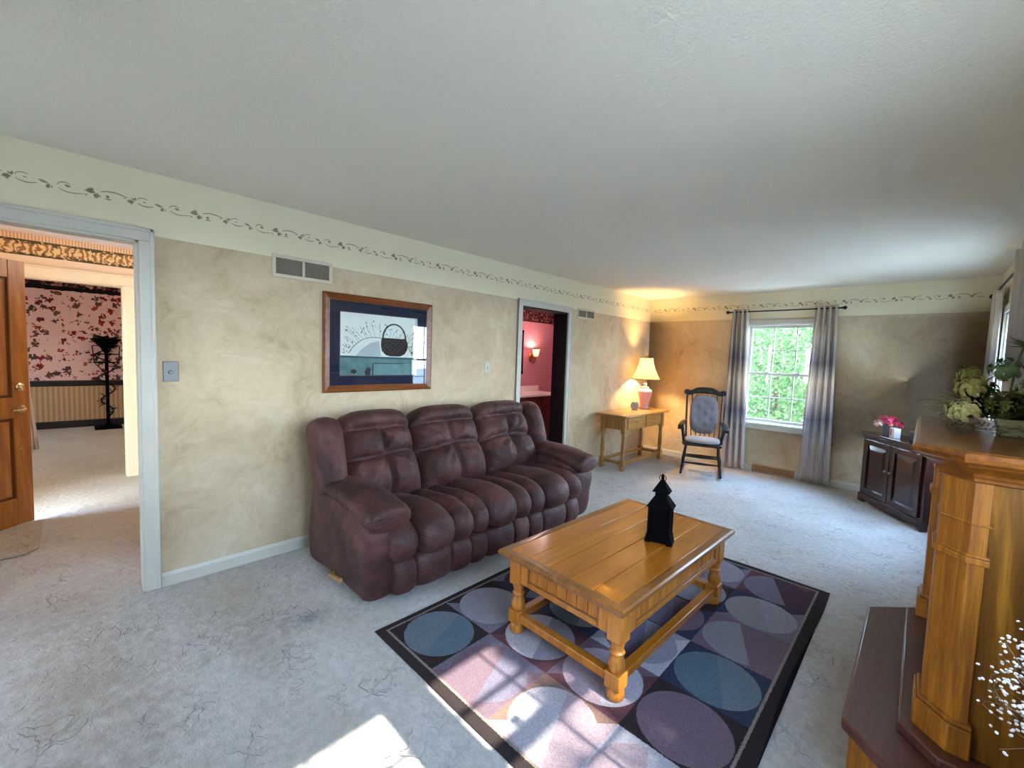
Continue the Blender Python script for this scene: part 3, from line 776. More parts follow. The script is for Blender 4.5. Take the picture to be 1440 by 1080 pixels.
# ------------------------------------------------------------------ rug
RX0,RX1,RY0,RY1=-1.975,-.345,1.07,3.40
def rug_mat():
    t=NT('geometric_rug_pile'); v=t.tc(); x=t.sep(v)
    C={'k':(52,43,42),'teal':(104,114,120),'teal2':(92,108,116),'grey':(140,134,142),'lav':(112,105,118),'mauve':(112,92,100),'plum':(74,54,62),'stone':(132,128,130),'white':(176,168,170),'pink':(168,146,150),'brown':(128,100,88),'navy':(56,58,74),'wine':(96,62,66)}  # white and pink paint sunlit brightness into the nearer cells
    ix0,ix1,iy0,iy1=-1.925,-.405,1.125,3.335
    cx=(ix1-ix0)/4; cy=(iy1-iy0)/6
    # (col,row): ground A, ground B (beyond diagonal / half), circle colour, second circle colour
    G={(0,0):('k','k','teal','teal2'),(0,1):('k','lav','grey','grey'),(0,2):('lav','navy','plum','lav'),(0,3):('k','navy','lav','grey'),(0,4):('lav','plum','teal','lav'),(0,5):('k','mauve','grey','stone'),
       (1,0):('lav','mauve','mauve','lav'),(1,1):('plum','wine','white','grey'),(1,2):('k','navy','teal','stone'),(1,3):('mauve','plum','grey','lav'),(1,4):('k','k','stone','teal'),(1,5):('lav','navy','plum','mauve'),
       (2,0):('brown','pink','white','pink'),(2,1):('mauve','wine','pink','white'),(2,2):('grey','white','lav','grey'),(2,3):('k','navy','lav','mauve'),(2,4):('plum','k','grey','stone'),(2,5):('navy','lav','lav','grey'),
       (3,0):('white','brown','pink','white'),(3,1):('k','k','mauve','mauve'),(3,2):('navy','navy','teal2','teal'),(3,3):('mauve','mauve','stone','mauve'),(3,4):('navy','lav','stone','grey'),(3,5):('wine','plum','lav','plum')}
    col=t.mix(0.0,lin(C['k']),lin(C['k']))
    fuzz=t.math('MULTIPLY',t.math('SUBTRACT',t.noise(v,220,2),.5),.012)
    X=t.math('ADD',x[0],fuzz); Y=t.math('ADD',x[1],fuzz)
    ins=t.math('MULTIPLY',t.math('MULTIPLY',t.math('GREATER_THAN',X,ix0-.012),t.math('LESS_THAN',X,ix1+.012)),t.math('MULTIPLY',t.math('GREATER_THAN',Y,iy0-.012),t.math('LESS_THAN',Y,iy1+.012)))
    col=t.mix(ins,lin(C['k']),lin((136,122,112)))
    ins2=t.math('MULTIPLY',t.math('MULTIPLY',t.math('GREATER_THAN',X,ix0),t.math('LESS_THAN',X,ix1)),t.math('MULTIPLY',t.math('GREATER_THAN',Y,iy0),t.math('LESS_THAN',Y,iy1)))
    U=t.math('DIVIDE',t.math('SUBTRACT',X,ix0),cx); V=t.math('DIVIDE',t.math('SUBTRACT',Y,iy0),cy)
    fu=t.math('SUBTRACT',t.math('FRACT',U),.5); fv=t.math('SUBTRACT',t.math('FRACT',V),.5)
    rad=t.math('SQRT',t.math('ADD',t.math('MULTIPLY',fu,fu),t.math('MULTIPLY',fv,fv)))
    circ=t.math('LESS_THAN',rad,.485)
    diag=t.math('GREATER_THAN',fu,fv)
    half=t.math('GREATER_THAN',t.math('ADD',fu,t.math('MULTIPLY',fv,.4)),.05)
    fl_u=t.math('FLOOR',U); fl_v=t.math('FLOOR',V)
    idx=t.math('ADD',fl_u,t.math('MULTIPLY',fl_v,4))
    fac=t.math('DIVIDE',t.math('ADD',idx,.5),24)
    def pal(k,lo,hi):
        # 24 colours through constant ramps (two ramps of 12)
        a=t.ramp(t.math('MULTIPLY',fac,2,True),[(i/12,lin(C[G[(i%4,i//4)][k]])) for i in range(12)],'CONSTANT')
        b=t.ramp(t.math('SUBTRACT',t.math('MULTIPLY',fac,2),1,True),[(i/12,lin(C[G[((i+12)%4,(i+12)//4)][k]])) for i in range(12)],'CONSTANT')
        return t.mix(t.math('GREATER_THAN',fac,.5),a,b)
    g=t.mix(diag,pal(0,0,0),pal(1,0,0)); c=t.mix(half,pal(2,0,0),pal(3,0,0))
    cell=t.mix(circ,g,c)
    col=t.mix(ins2,col,cell)
    fine=t.noise(v,130,3,.75)
    col=t.mix(t.math('MULTIPLY',t.ramp(fine,[(.38,(1,1,1)),(.62,(0,0,0))]),.5),col,t.mix(.6,col,(0.01,.01,.01)))
    t.color(col).rough(1,.05).bump(fine,.6,.006); return t.m
def rug():
    mb=MB(); nx,ny=40,58
    def P(i,j,z):
        u=i/nx; w=j/ny
        x=RX0+(RX1-RX0)*u; y=RY0+(RY1-RY0)*w
        x+=.012*math.sin(w*9)*(1 if u>.5 else .3)*abs(2*u-1); y+=.006*math.sin(u*11)*abs(2*w-1)
        return Vector((x,y,z))
    top=[[mb.bm.verts.new(P(i,j,.0105 if 0<i<nx and 0<j<ny else .006)) for i in range(nx+1)] for j in range(ny+1)]
    bot=[[mb.bm.verts.new(P(i,j,.001)) for i in (0,nx)] for j in (0,ny)]
    for j in range(ny):
        for i in range(nx): mb.face([top[j][i],top[j][i+1],top[j+1][i+1],top[j+1][i]])
    mb.face([bot[0][0],bot[0][1],*[top[0][i] for i in range(nx,-1,-1)]]); mb.face([bot[1][1],bot[1][0],*[top[ny][i] for i in range(nx+1)]])
    mb.face([bot[1][0],bot[0][0],*[top[j][0] for j in range(ny+1)]]); mb.face([bot[0][1],bot[1][1],*[top[j][nx] for j in range(ny,-1,-1)]])
    tag(mb.build('area_rug',rug_mat(),sharp=50),'black bordered area rug of circles and squares under the pine coffee table','rug')
rug()

# ------------------------------------------------------------------ coffee table
LEGP=[(.033,.0),(.040,.010),(.043,.03),(.040,.05),(.030,.06)]     # ball foot
def coffee_table():
    z0=.0115
    root=empty('coffee_table',(-1.148,2.155,z0),R(-1.6),label='honey pine coffee table with plank top and turned legs standing on the rug',cat='table')
    w,l,h=.735,1.27,.455; lx,ly=.30,.545; s=.037
    top=MB()
    n=5; pw=(w-.09)/n
    for i in range(n): top.box(-w/2+.045+i*pw+.0022,-w/2+.045+(i+1)*pw-.0022,-l/2+.045,l/2-.045,h-.022,h)
    top.build('plank_top',M['pine'],root,bevel=.002)
    MB().box(-w/2+.04,w/2-.04,-l/2+.04,l/2-.04,h-.03,h-.006).build('plank_groove_backing',M['door_groove'],root)
    rim=MB(); prof=[(0,h-.030),(-.004,h-.018),(-.002,h-.008),(.006,h-.001),(.040,h),(.0445,h-.002),(.0445,h-.034),(.012,h-.034)]
    cor=[(-w/2,-l/2,1,1),(w/2,-l/2,-1,1),(w/2,l/2,-1,-1),(-w/2,l/2,1,-1)]
    rim.rings([[Vector((c[0]+c[2]*p[0],c[1]+c[3]*p[0],p[1])) for p in prof] for c in cor],closed=True)
    rim.build('table_edge',M['pine_edge'],root,sharp=30)
    az0,az1=.285,h-.034
    for sx in (-1,1):
        for sy in (-1,1):
            x,y=sx*lx,sy*ly; g=MB()
            g.box(x-s,x+s,y-s,y+s,az0-.02,az1); 
            g.lathe([(.024,.255),(.034,.262),(.037,.27),(.03,.28)],(x,y,0),20)
            g.lathe([(.02,.12),(.030,.125),(.034,.135),(.037,.150),(.036,.165),(.030,.185),(.024,.198),(.0235,.203),(.031,.206),(.035,.212),(.031,.218),(.025,.222),(.0265,.235),(.030,.25),(.03,.258)],(x,y,0),22)
            g.box(x-s,x+s,y-s,y+s,.055,.125)
            g.lathe([(.030,0),(.037,.008),(.040,.025),(.038,.042),(.031,.056)],(x,y,0),22)
            g.build('leg',M['pine_v'],root,bevel=.004)
    def apron(name,axis,u0,u1,c,sgn):
        a=MB(); t=.02
        def bx(ua,ub,d0,d1,za,zb):
            lo,hi=sorted((c+sgn*d0,c+sgn*d1))
            if axis=='x': a.box(ua,ub,lo,hi,za,zb)
            else: a.box(lo,hi,ua,ub,za,zb)
        sx=.05
        bx(u0,u0+sx,-.018,0,az0,az1); bx(u1-sx,u1,-.018,0,az0,az1); bx(u0+sx,u1-sx,-.018,0,az0,az0+.026); bx(u0+sx,u1-sx,-.018,0,az1-.02,az1)
        o=a.build(name,M['pine_v'],root,bevel=.004)
        p=MB(); n=max(3,round((u1-u0-2*sx)/.062)); pw=(u1-u0-2*sx)/n
        for i in range(n):
            ua=u0+sx+i*pw
            lo,hi=sorted((c-sgn*.018,c-sgn*.009))
            if axis=='x': p.box(ua+.0015,ua+pw-.0015,lo,hi,az0+.02,az1-.015)
            else: p.box(lo,hi,ua+.0015,ua+pw-.0015,az0+.02,az1-.015)
        p.build('beadboard_panel',M['pine_v'],o,bevel=.002)
        gq=MB(); lo,hi=sorted((c-sgn*.0178,c-sgn*.0100))
        e=.006
        def fr(ua,ub,za,zb):
            if axis=='x': gq.box(ua,ub,min(c-sgn*.012,c-sgn*.002),max(c-sgn*.012,c-sgn*.002),za,zb)
            else: gq.box(min(c-sgn*.012,c-sgn*.002),max(c-sgn*.012,c-sgn*.002),ua,ub,za,zb)
        fr(u0+sx,u0+sx+e,az0+.026,az1-.02); fr(u1-sx-e,u1-sx,az0+.026,az1-.02); fr(u0+sx,u1-sx,az0+.026,az0+.026+e); fr(u0+sx,u1-sx,az1-.02-e,az1-.02)
        gq.build('panel_moulding',M['pine_edge'],o)
    for sy in (-1,1): apron('end_apron','x',-lx+s,lx-s,sy*(ly+s-.006),sy)
    for sx in (-1,1): apron('side_apron','y',-ly+s,ly-s,sx*(lx+s-.006),sx)
    for sy in (-1,1): MB().box(-lx+s,lx-s,sy*ly-.022,sy*ly+.022,.068,.108).build('stretcher',M['pine_v'],root,bevel=.004)
    for sx in (-1,1): MB().box(sx*lx-.022,sx*lx+.022,-ly+s,ly-s,.068,.108).build('stretcher',M['pine'],root,bevel=.004)
coffee_table()
TT=.455+.0115
def lantern():
    root=empty('lantern',(-1.0,2.262,TT+.0005),R(14),label='black metal church-shaped candle lantern standing on the pine coffee table',cat='lantern')
    b=MB(); w=.052
    b.box(-w-.006,w+.006,-w*.8-.006,w*.8+.006,.008,.02)
    for sx in (-1,1):
        for sy in (-1,1): b.box(sx*w-.008,sx*w+.008,sy*w*.8-.008,sy*w*.8+.008,.0,.205)
    b.box(-w,w,-w*.8-.002,-w*.8+.002,.02,.205); b.box(-w,w,w*.8-.002,w*.8+.002,.02,.205); b.box(w-.002,w+.002,-w*.8,w*.8,.02,.205)
    b.build('lantern_body',M['black_metal'],root,bevel=.0015)
    MB().box(-w-.001,-w+.001,-w*.7,w*.7,.03,.195).build('lantern_door',simple('rusty_lantern_glass',(44,26,24),.15,.6,.3),root)
    # flared feet
    for sx in (-1,1):
        f=MB(); f.prism([(sx*(w+.002),.06),(sx*(w+.012),.05),(sx*(w+.022),.0),(sx*(w-.002),.0)],'y',-w*.8,w*.8)
        f.build('flared_foot',M['black_metal'],root)
    r=MB()
    def frus(z0,a0,b0,z1,a1,b1):
        r.rings([[Vector((sx*a,sy*b_,z)) for sx,sy in ((-1,-1),(1,-1),(1,1),(-1,1))] for a,b_,z in ((a0,b0,z0),(a1,b1,z1))])
    frus(.202,w+.018,w*.8+.016,.262,w*.62,w*.5); frus(.262,w*.6,w*.48,.29,w*.6,w*.48); frus(.286,w*.6+.016,w*.48+.014,.352,.008,.007)
    r.build('lantern_roof',M['black_metal'],root,sharp=20)
    k=MB(); k.ball((0,0,.360),.010,10,6); k.lathe([(.006,.362),(.009,.368),(.002,.385)],n=10); 
    k.tube([(.018*math.cos(2*PI*i/16),0,.352+.0*i+.018*math.sin(2*PI*i/16)+.008) for i in range(17)],.0022,6)
    k.build('hanging_ring',M['black_metal'],root)
lantern()

# ------------------------------------------------------------------ console table and lamp
def console():
    root=empty('console_table',(-2.935,5.56,0),R(0),label='light oak console table with two drawers standing in the corner under the lamp',cat='table')
    w,l,h=.40,1.22,.745; lx,ly=.155,.545; s=.03
    t=MB(); t.prism([(-w/2-.03,h-.028),(-w/2-.034,h-.012),(-w/2-.022,h),(w/2+.022,h),(w/2+.034,h-.012),(w/2+.03,h-.028)],'y',-l/2-.03,l/2+.03)
    t.build('tabletop',M['console'],root,bevel=.004)
    for sx in (-1,1):
        for sy in (-1,1):
            x,y=sx*lx,sy*ly; g=MB()
            g.box(x-s,x+s,y-s,y+s,.50,h-.028); g.box(x-s,x+s,y-s,y+s,.06,.15)
            g.lathe([(.02,.15),(.026,.155),(.028,.165),(.022,.175),(.020,.18),(.026,.20),(.029,.26),(.027,.34),(.022,.42),(.020,.44),(.027,.45),(.027,.458),(.020,.466),(.02,.472),(.029,.482),(.029,.495),(.024,.503)],(x,y,0),18)
            g.lathe([(.026,0),(.031,.012),(.031,.04),(.026,.062)],(x,y,0),18)
            g.build('leg',M['console_v'],root,bevel=.003)
    a=MB(); a.box(-lx-.022,-lx-.004,-ly,ly,.53,h-.028); a.box(lx-.004,lx+.012,-ly,ly,.53,h-.028); 
    for sy in (-1,1): a.prism([(-lx,.56),(-lx+.05,.545),(lx-.05,.545),(lx,.53+.0),(lx,h-.028),(-lx,h-.028)],'y',sy*ly-.009+sy*.012,sy*ly+.009+sy*.012)
    a.build('apron',M['console_v'],root,bevel=.002)
    for sy in (-1,1):
        d=MB(); yc=sy*.255; d.box(lx+.012,lx+.024,yc-.225,yc+.225,.555,h-.045); do=d.build('drawer',M['console'],root,bevel=.004)
        k=MB(); k.lathe([(.006,0),(.006,.008),(.014,.014),(.014,.02),(.004,.024)],M=Matrix.Translation((lx+.024,yc,.635))@Matrix.Rotation(PI/2,4,'Y'),n=14); k.build('knob',M['console_v'],do)
    for sy in (-1,1):
        st=MB(); st.box(-lx+s,lx-s,sy*ly-.018,sy*ly+.018,.085,.125); st.build('stretcher',M['console_v'],root,bevel=.003)
    for sx in (-1,1): MB().box(sx*lx-.018,sx*lx+.018,-ly+s,ly-s,.085,.125).build('stretcher',M['console'],root,bevel=.003)
console()
LX,LY=-3.0,5.985
def lamp():
    root=empty('table_lamp',(LX,LY,.7455),label='lit ginger-jar table lamp with cream bell shade on the corner console',cat='lamp')
    b=MB(); b.lathe([(.062,0),(.066,.006),(.066,.018),(.060,.024),(.058,.05),(.064,.10),(.082,.17),(.098,.225),(.102,.255)],n=32); b.build('lamp_base',M['vase'],root,sharp=60)
    c=MB(); c.lathe([(.102,.255),(.100,.272),(.088,.288),(.068,.298),(.056,.306),(.060,.312),(.060,.322),(.04,.332),(.03,.34),(.022,.36),(.030,.372),(.016,.384)],n=28); c.build('jar_neck',M['vase_cream'],root,sharp=60)
    n=MB(); n.lathe([(.008,.384),(.008,.45),(.016,.452),(.018,.49),(.010,.496)],n=14); n.lathe([(.004,.496),(.004,.775),(.010,.78),(.012,.79),(.003,.80)],n=10); n.build('lamp_stem',M['brass_old'],root)
    s=MB(); z0,z1=.445,.765; pr=[]
    for i in range(11):
        k=i/10; r=.212-(.212-.098)*(1-(1-k)**2.0)**.62 if k<1 else .098
        r=.098+(.212-.098)*((1-k)**1.75)
        pr.append((r,z0+(z1-z0)*k))
    N=8*5
    def ring(r,z):   # slightly scalloped bell
        return [Vector((r*(1-.0*abs(math.sin(4*a)))*math.cos(a),r*math.sin(a),z)) for a in [2*PI*i/N for i in range(N)]]
    s.rings([ring(r,z) for r,z in pr]+[ring(r-.003,z) for r,z in reversed(pr)],cap=False,closed=True)
    so=s.build('lamp_shade',M['shade'],root,sharp=None)
    t=MB()
    for r,z in (pr[0],pr[-1]): t.tube([(r*math.cos(2*PI*i/40),r*math.sin(2*PI*i/40),z) for i in range(41)],.0032,6)
    for j in range(8):
        a=2*PI*j/8+.2; t.tube([((r+.001)*math.cos(a),(r+.001)*math.sin(a),z) for r,z in pr],.0022,5)
    t.build('shade_trim',simple('brown_shade_braid',(120,90,58),.8,.2,.1),so)
    bl=MB(); bl.ball((0,0,.60),.03,12,8,(1,1,1.25)); bl.build('bulb',M['bulb'],root)
    return root
lamp()
def clock():
    root=empty('desk_clock',(-2.985,5.66,.7455),R(-30),label='small round pewter ornament standing on the console beside the lamp',cat='ornament')
    b=MB(); b.box(-.018,.018,-.045,.045,0,.012); b.build('ornament_foot',M['silver'],root,bevel=.003)
    d=MB(); d.lathe([(.002,-.014),(.055,-.014),(.062,-.006),(.062,.006),(.055,.014),(.002,.014)],M=Matrix.Translation((0,0,.068))@Matrix.Rotation(PI/2,4,'Y'),n=24); d.build('ornament_disc',M['silver'],root)
    r=MB()
    for i in range(9): 
        a=2*PI*i/9; r.ball((.016,.036*math.cos(a),.068+.036*math.sin(a)),.010,8,5)
    r.ball((.016,0,.068),.016,10,6); r.build('ornament_relief',simple('rose_pewter',(140,108,104),.4,.5,.2),root)
clock()

# ------------------------------------------------------------------ rocking chair
def rocker():
    root=empty('rocking_chair',(-2.06,5.80,0),R(20),label='black lacquered rocking chair with grey tufted cushions between console and window',cat='chair')
    m=M['black_lac']
    # local: front is -y
    for sx in (-1,1):
        g=MB(); x=sx*.235
        pts=[(x,-.30,.045),(x,-.20,.026),(x,-.05,.016),(x,.12,.016),(x,.28,.030),(x,.42,.062),(x,.50,.09)]
        q=spl(pts,4); rs=[]
        for p in q: rs.append([p+Vector((a,0,b)) for a,b in ((-.012,-.016),(.012,-.016),(.012,.016),(-.012,.016))])
        g.rings(rs); g.build('rocker_runner',m,root,bevel=.004)
        for yy,zz,top in ((-.20,.038,-.17),(.16,.030,.13)):
            lg=MB(); a=Vector((x,yy,zz)); b=Vector((sx*.19,top,.40))
            P=[a.lerp(b,k) for k in (0,.12,.2,.26,.34,.5,.66,.72,.8,1)]; rr=[.014,.014,.018,.013,.017,.023,.018,.013,.018,.015]
            lg.tube(P,rr,10); lg.build('leg',m,root)
        # arm with turned post
        ar=MB(); pth=spl([(sx*.225,.19,.66),(sx*.25,.02,.655),(sx*.262,-.14,.645),(sx*.265,-.20,.63),(sx*.262,-.225,.605)],4)
        rs=[]
        for i,p in enumerate(pth): 
            w_=.026+.012*(i/len(pth)); rs.append([p+Vector((a*w_,0,b*.013)) for a,b in ((-1,-1),(1,-1),(1.1,0),(1,1),(-1,1),(-1.1,0))])
        ar.rings(rs); ar.build('arm',m,root,bevel=.003)
        for yy,dx in ((-.13,.0),(-.02,0),(.08,0)):
            p=MB(); a=Vector((sx*.222,yy+.01,.42)); b=Vector((sx*.255,yy,.648))
            big=yy<-.1
            P=[a.lerp(b,k) for k in (0,.15,.3,.4,.5,.7,.85,1)]; rr=[.012,.018,.014,.02,.016,.021,.013,.012] if big else [.008,.010,.012,.010,.009,.011,.008,.008]
            p.tube(P,rr,10); p.build('arm_post',m,root)
        # back post
        bp=MB(); P=spl([(sx*.205,.20,.41),(sx*.215,.235,.6),(sx*.222,.285,.85),(sx*.226,.33,1.06)],4); bp.tube(P,[.016-.004*i/len(P) for i in range(len(P))],10); bp.build('back_post',m,root)
    st=MB(); st.prism([(-.225,-.21),(.225,-.21),(.245,-.12),(.235,.14),(.205,.225),(-.205,.225),(-.235,.14),(-.245,-.12)],'z',.385,.422); st.build('seat',m,root,bevel=.012,seg=3)
    for yy,z in ((-.19,.16),(-.185,.245)):
        s=MB(); s.tube([(-.215,yy,z),(-.1,yy,z),(0,yy,z),(.1,yy,z),(.215,yy,z)],[.009,.013,.017,.013,.009],10); s.build('stretcher',m,root)
    s=MB(); s.tube([(-.215,.15,.20),(0,.15,.20),(.215,.15,.20)],[.009,.014,.009],10); s.build('stretcher',m,root)
    for sx in (-1,1):
        s=MB(); s.tube([(sx*.222,-.19,.19),(sx*.222,0,.19),(sx*.222,.15,.19)],[.009,.013,.009],10); s.build('stretcher',m,root)
    for i in range(6):
        x=-.14+i*.056; sp=MB(); sp.tube(spl([(x,.20,.41),(x*1.08,.235,.6),(x*1.12,.285,.85),(x*1.12,.325,1.02)],3),.0075,8)
        sp.build('spindle',m,root)
    # crest rail with scroll ends
    cr=MB(); pts=[(-.255,1.055),(-.235,1.10),(-.18,1.085),(-.13,1.115),(-.07,1.135),(.07,1.135),(.13,1.115),(.18,1.085),(.235,1.10),(.255,1.055),(.235,1.02),(.17,1.025),(.10,1.045),(-.10,1.045),(-.17,1.025),(-.235,1.02)]
    q=[(p.x,p.y) for p in spl([(a,b-.01) for a,b in pts],3,True)]
    cr.prism(q,'y',.315,.345); 
    for sx in (-1,1): cr.lathe([(.03,-.02),(.034,-.012),(.034,.012),(.03,.02)],M=Matrix.Translation((sx*.235,.33,1.052))@Matrix.Rotation(PI/2,4,'X'),n=16)
    cr.build('crest_rail',m,root,bevel=.004)
    gd=MB()
    for k in range(-3,4): gd.ball((k*.028,.314,1.085-.002*k*k),.007,8,5,(1.5,.15,.8))
    gd.build('painted_motif',simple('faded_gilt_paint',(96,74,48),.5,.4,.2),root)
    # back cushion (tufted)
    c=MB(); n1,n2=40,48
    F=[];Bk=[]
    for j in range(n2+1):
        v=math.sin((j/n2-.5)*PI); rf=[];rb=[]
        for i in range(n1+1):
            u=math.sin((i/n1-.5)*PI)
            e=max(0,1-(abs(u)**3.2+abs(v)**3.2)); 
            # map square to rounded outline
            k=max(abs(u),abs(v)); L=(abs(u)**3.4+abs(v)**3.4)**(1/3.4) if k>0 else 1
            f=k/L if L>0 else 1
            x=u*f*.178; z=v*f*.262
            rr=max(0,1-k**4)
            t=.052*rr**.5
            for (tx,tz) in ((-.08,.09),(.08,.09),(0,.02),(-.08,-.06),(.08,-.06),(0,.16),(0,-.14)):
                t-=.026*math.exp(-((x-tx)**2+(z-tz)**2)/.0011)*rr
            yb=.235+(z+.20)*.14+.02
            rf.append(c.bm.verts.new((x,yb-t,.75+z))); rb.append(c.bm.verts.new((x,yb+.004*rr**.5,.75+z)))
        F.append(rf);Bk.append(rb)
    for j in range(n2):
        for i in range(n1):
            c.face([F[j][i],F[j][i+1],F[j+1][i+1],F[j+1][i]]); c.face([Bk[j][i+1],Bk[j][i],Bk[j+1][i],Bk[j+1][i+1]])
    bmesh.ops.remove_doubles(c.bm,verts=c.bm.verts,dist=.0006)
    co=c.build('back_cushion',M['cushion'],root,sharp=None)
    for (tx,tz) in ((-.08,.09),(.08,.09),(0,.02),(-.08,-.06),(.08,-.06)):
        bt=MB(); bt.ball((tx,.235+(tz+.2)*.14+.02-.027,.75+tz),.008,8,5); bt.build('tuft_button',M['cushion'],co)
    s=MB(); s.loft([((0,-.005,z),(a,0,0),(0,b,0)) for z,a,b in ((.4225,.19,.17),(.428,.208,.188),(.445,.214,.195),(.462,.205,.185),(.470,.17,.15),(.472,.05,.05))],32,3.2); s.build('seat_pad',M['seat_cushion'],root,sharp=None)
rocker()

# ------------------------------------------------------------------ curtains
def curtain_panel(name,axis,w,u0,u1,z0,z1,nf,amp,label,root=None,flare=0,lean=0,group=None):
    mb=MB(); n=nf*14; m=26; rs=[]
    grid=[]
    ph=random.random()*6
    for j in range(m+1):
        k=j/m; z=z1+(z0-z1)*k; row=[]
        for i in range(n+1):
            t=i/n
            uu=u0+(u1-u0)*t + flare*(t-.5)*k + lean*k
            a=amp*(1-.25*k)
            d=a*math.sin(2*PI*nf*t+ph*.3+.5*k*math.sin(ph+3*t))+.008*math.sin(13*t+ph+2*k)
            row.append((uu+.008*math.sin(2*PI*nf*t*2+ph)*k,d,z))
        grid.append(row)
    th=.0022
    def V(p,o):
        return Vector((p[0],w+p[1]+o,p[2])) if axis=='y' else Vector((w+p[1]+o,p[0],p[2]))
    A=[[mb.bm.verts.new(V(p,th)) for p in r] for r in grid]; B=[[mb.bm.verts.new(V(p,-th)) for p in r] for r in grid]
    for j in range(m):
        for i in range(n):
            mb.face([A[j][i],A[j][i+1],A[j+1][i+1],A[j+1][i]]); mb.face([B[j][i+1],B[j][i],B[j+1][i],B[j+1][i+1]])
    for j in range(m):
        mb.face([A[j][0],A[j+1][0],B[j+1][0],B[j][0]]); mb.face([A[j+1][n],A[j][n],B[j][n],B[j+1][n]])
    for i in range(n):
        mb.face([A[0][i+1],A[0][i],B[0][i],B[0][i+1]]); mb.face([A[m][i],A[m][i+1],B[m][i+1],B[m][i]])
    o=mb.build(name,M['curtain'],sharp=None); tag(o,label,'curtain',group); return o
YR=6.405
curtain_panel('curtain','y',YR,-1.985,-1.775,.025,2.215,4,.036,'grey ombre curtain left of the back window behind the rocking chair',flare=.12,lean=.015)
curtain_panel('curtain','y',YR,-1.03,-.80,.015,2.215,4,.036,'grey ombre curtain hanging right of the back window',flare=.10,lean=-.005)
def rod(axis,w,u0,u1,z,wall,label):
    mid=((u0+u1)/2)
    root=empty('curtain_rod',(mid,w,z) if axis=='y' else (w,mid,z),label=label,cat='curtain rod')
    a=(lambda u,d=0,zz=0: Vector((u-mid,d,zz))) if axis=='y' else (lambda u,d=0,zz=0: Vector((d,u-mid,zz)))
    MB().tube([a(u0),a(u1)],.009,10).build('rod',M['iron'],root)
    for u,s in ((u0,-1),(u1,1)):
        f=MB(); P=[a(u+s*k) for k in (0,.008,.012,.02,.032,.044,.052)]; f.tube(P,[.011,.015,.011,.02,.024,.015,.003],12); f.build('finial',M['iron'],root)
    for u in (u0+.10,u1-.10):
        k=MB(); k.tube([a(u,0,-.004),a(u,(wall-w)*.6,-.012),a(u,(wall-w),-.012)],.006,8); k.build('rod_bracket',M['iron'],root)
rod('y',YR,-2.01,-.765,2.18,YB-.001,'dark bronze curtain rod with ball finials above the back window')
XC=.405
curtain_panel('curtain','x',.435,5.78,6.22,.03,2.26,5,.02,'grey curtain on the side wall nearest the back corner',flare=.08)
curtain_panel('curtain','x',XC,3.85,4.38,.03,2.27,6,.03,'grey curtain on the side wall above the fireplace mantel flowers',flare=.0)
rod('x',.425,3.8,6.3,2.22,XR-.001,'dark curtain rod over the side window behind the mantel flowers')

# ------------------------------------------------------------------ floor register in the back baseboard
def register():
    root=empty('wall_register',(-1.37,YB,.0),label='wooden slotted baseboard register under the back window',cat='vent')
    W=.49;H=.105; f=MB(); y=-.022
    f.box(-W/2,W/2,y,0,.005,.027); f.box(-W/2,W/2,y,0,H-.018,H); f.box(-W/2,-W/2+.03,y,0,.027,H-.018); f.box(W/2-.03,W/2,y,0,.027,H-.018); f.box(-.015,.015,y,0,.027,H-.018)
    f.build('register_frame',M['register_wood'],root,bevel=.003)
    MB().box(-W/2+.03,W/2-.03,-.004,-.001,.027,H-.018).build('register_backing',M['vent_void'],root)
    for side in (-1,1):
        s=MB(); s.box(min(side*.015,side*(W/2-.03)),max(side*.015,side*(W/2-.03)),-.010,-.005,.054,.060)
        for i in range(8):
            x=side*.015+side*(.012+i*.0245); s.box(min(x,x+side*.011),max(x,x+side*.011),y+.004,-.005,.027,H-.018)
        s.build('register_grille',M['register_wood'],root)
register()

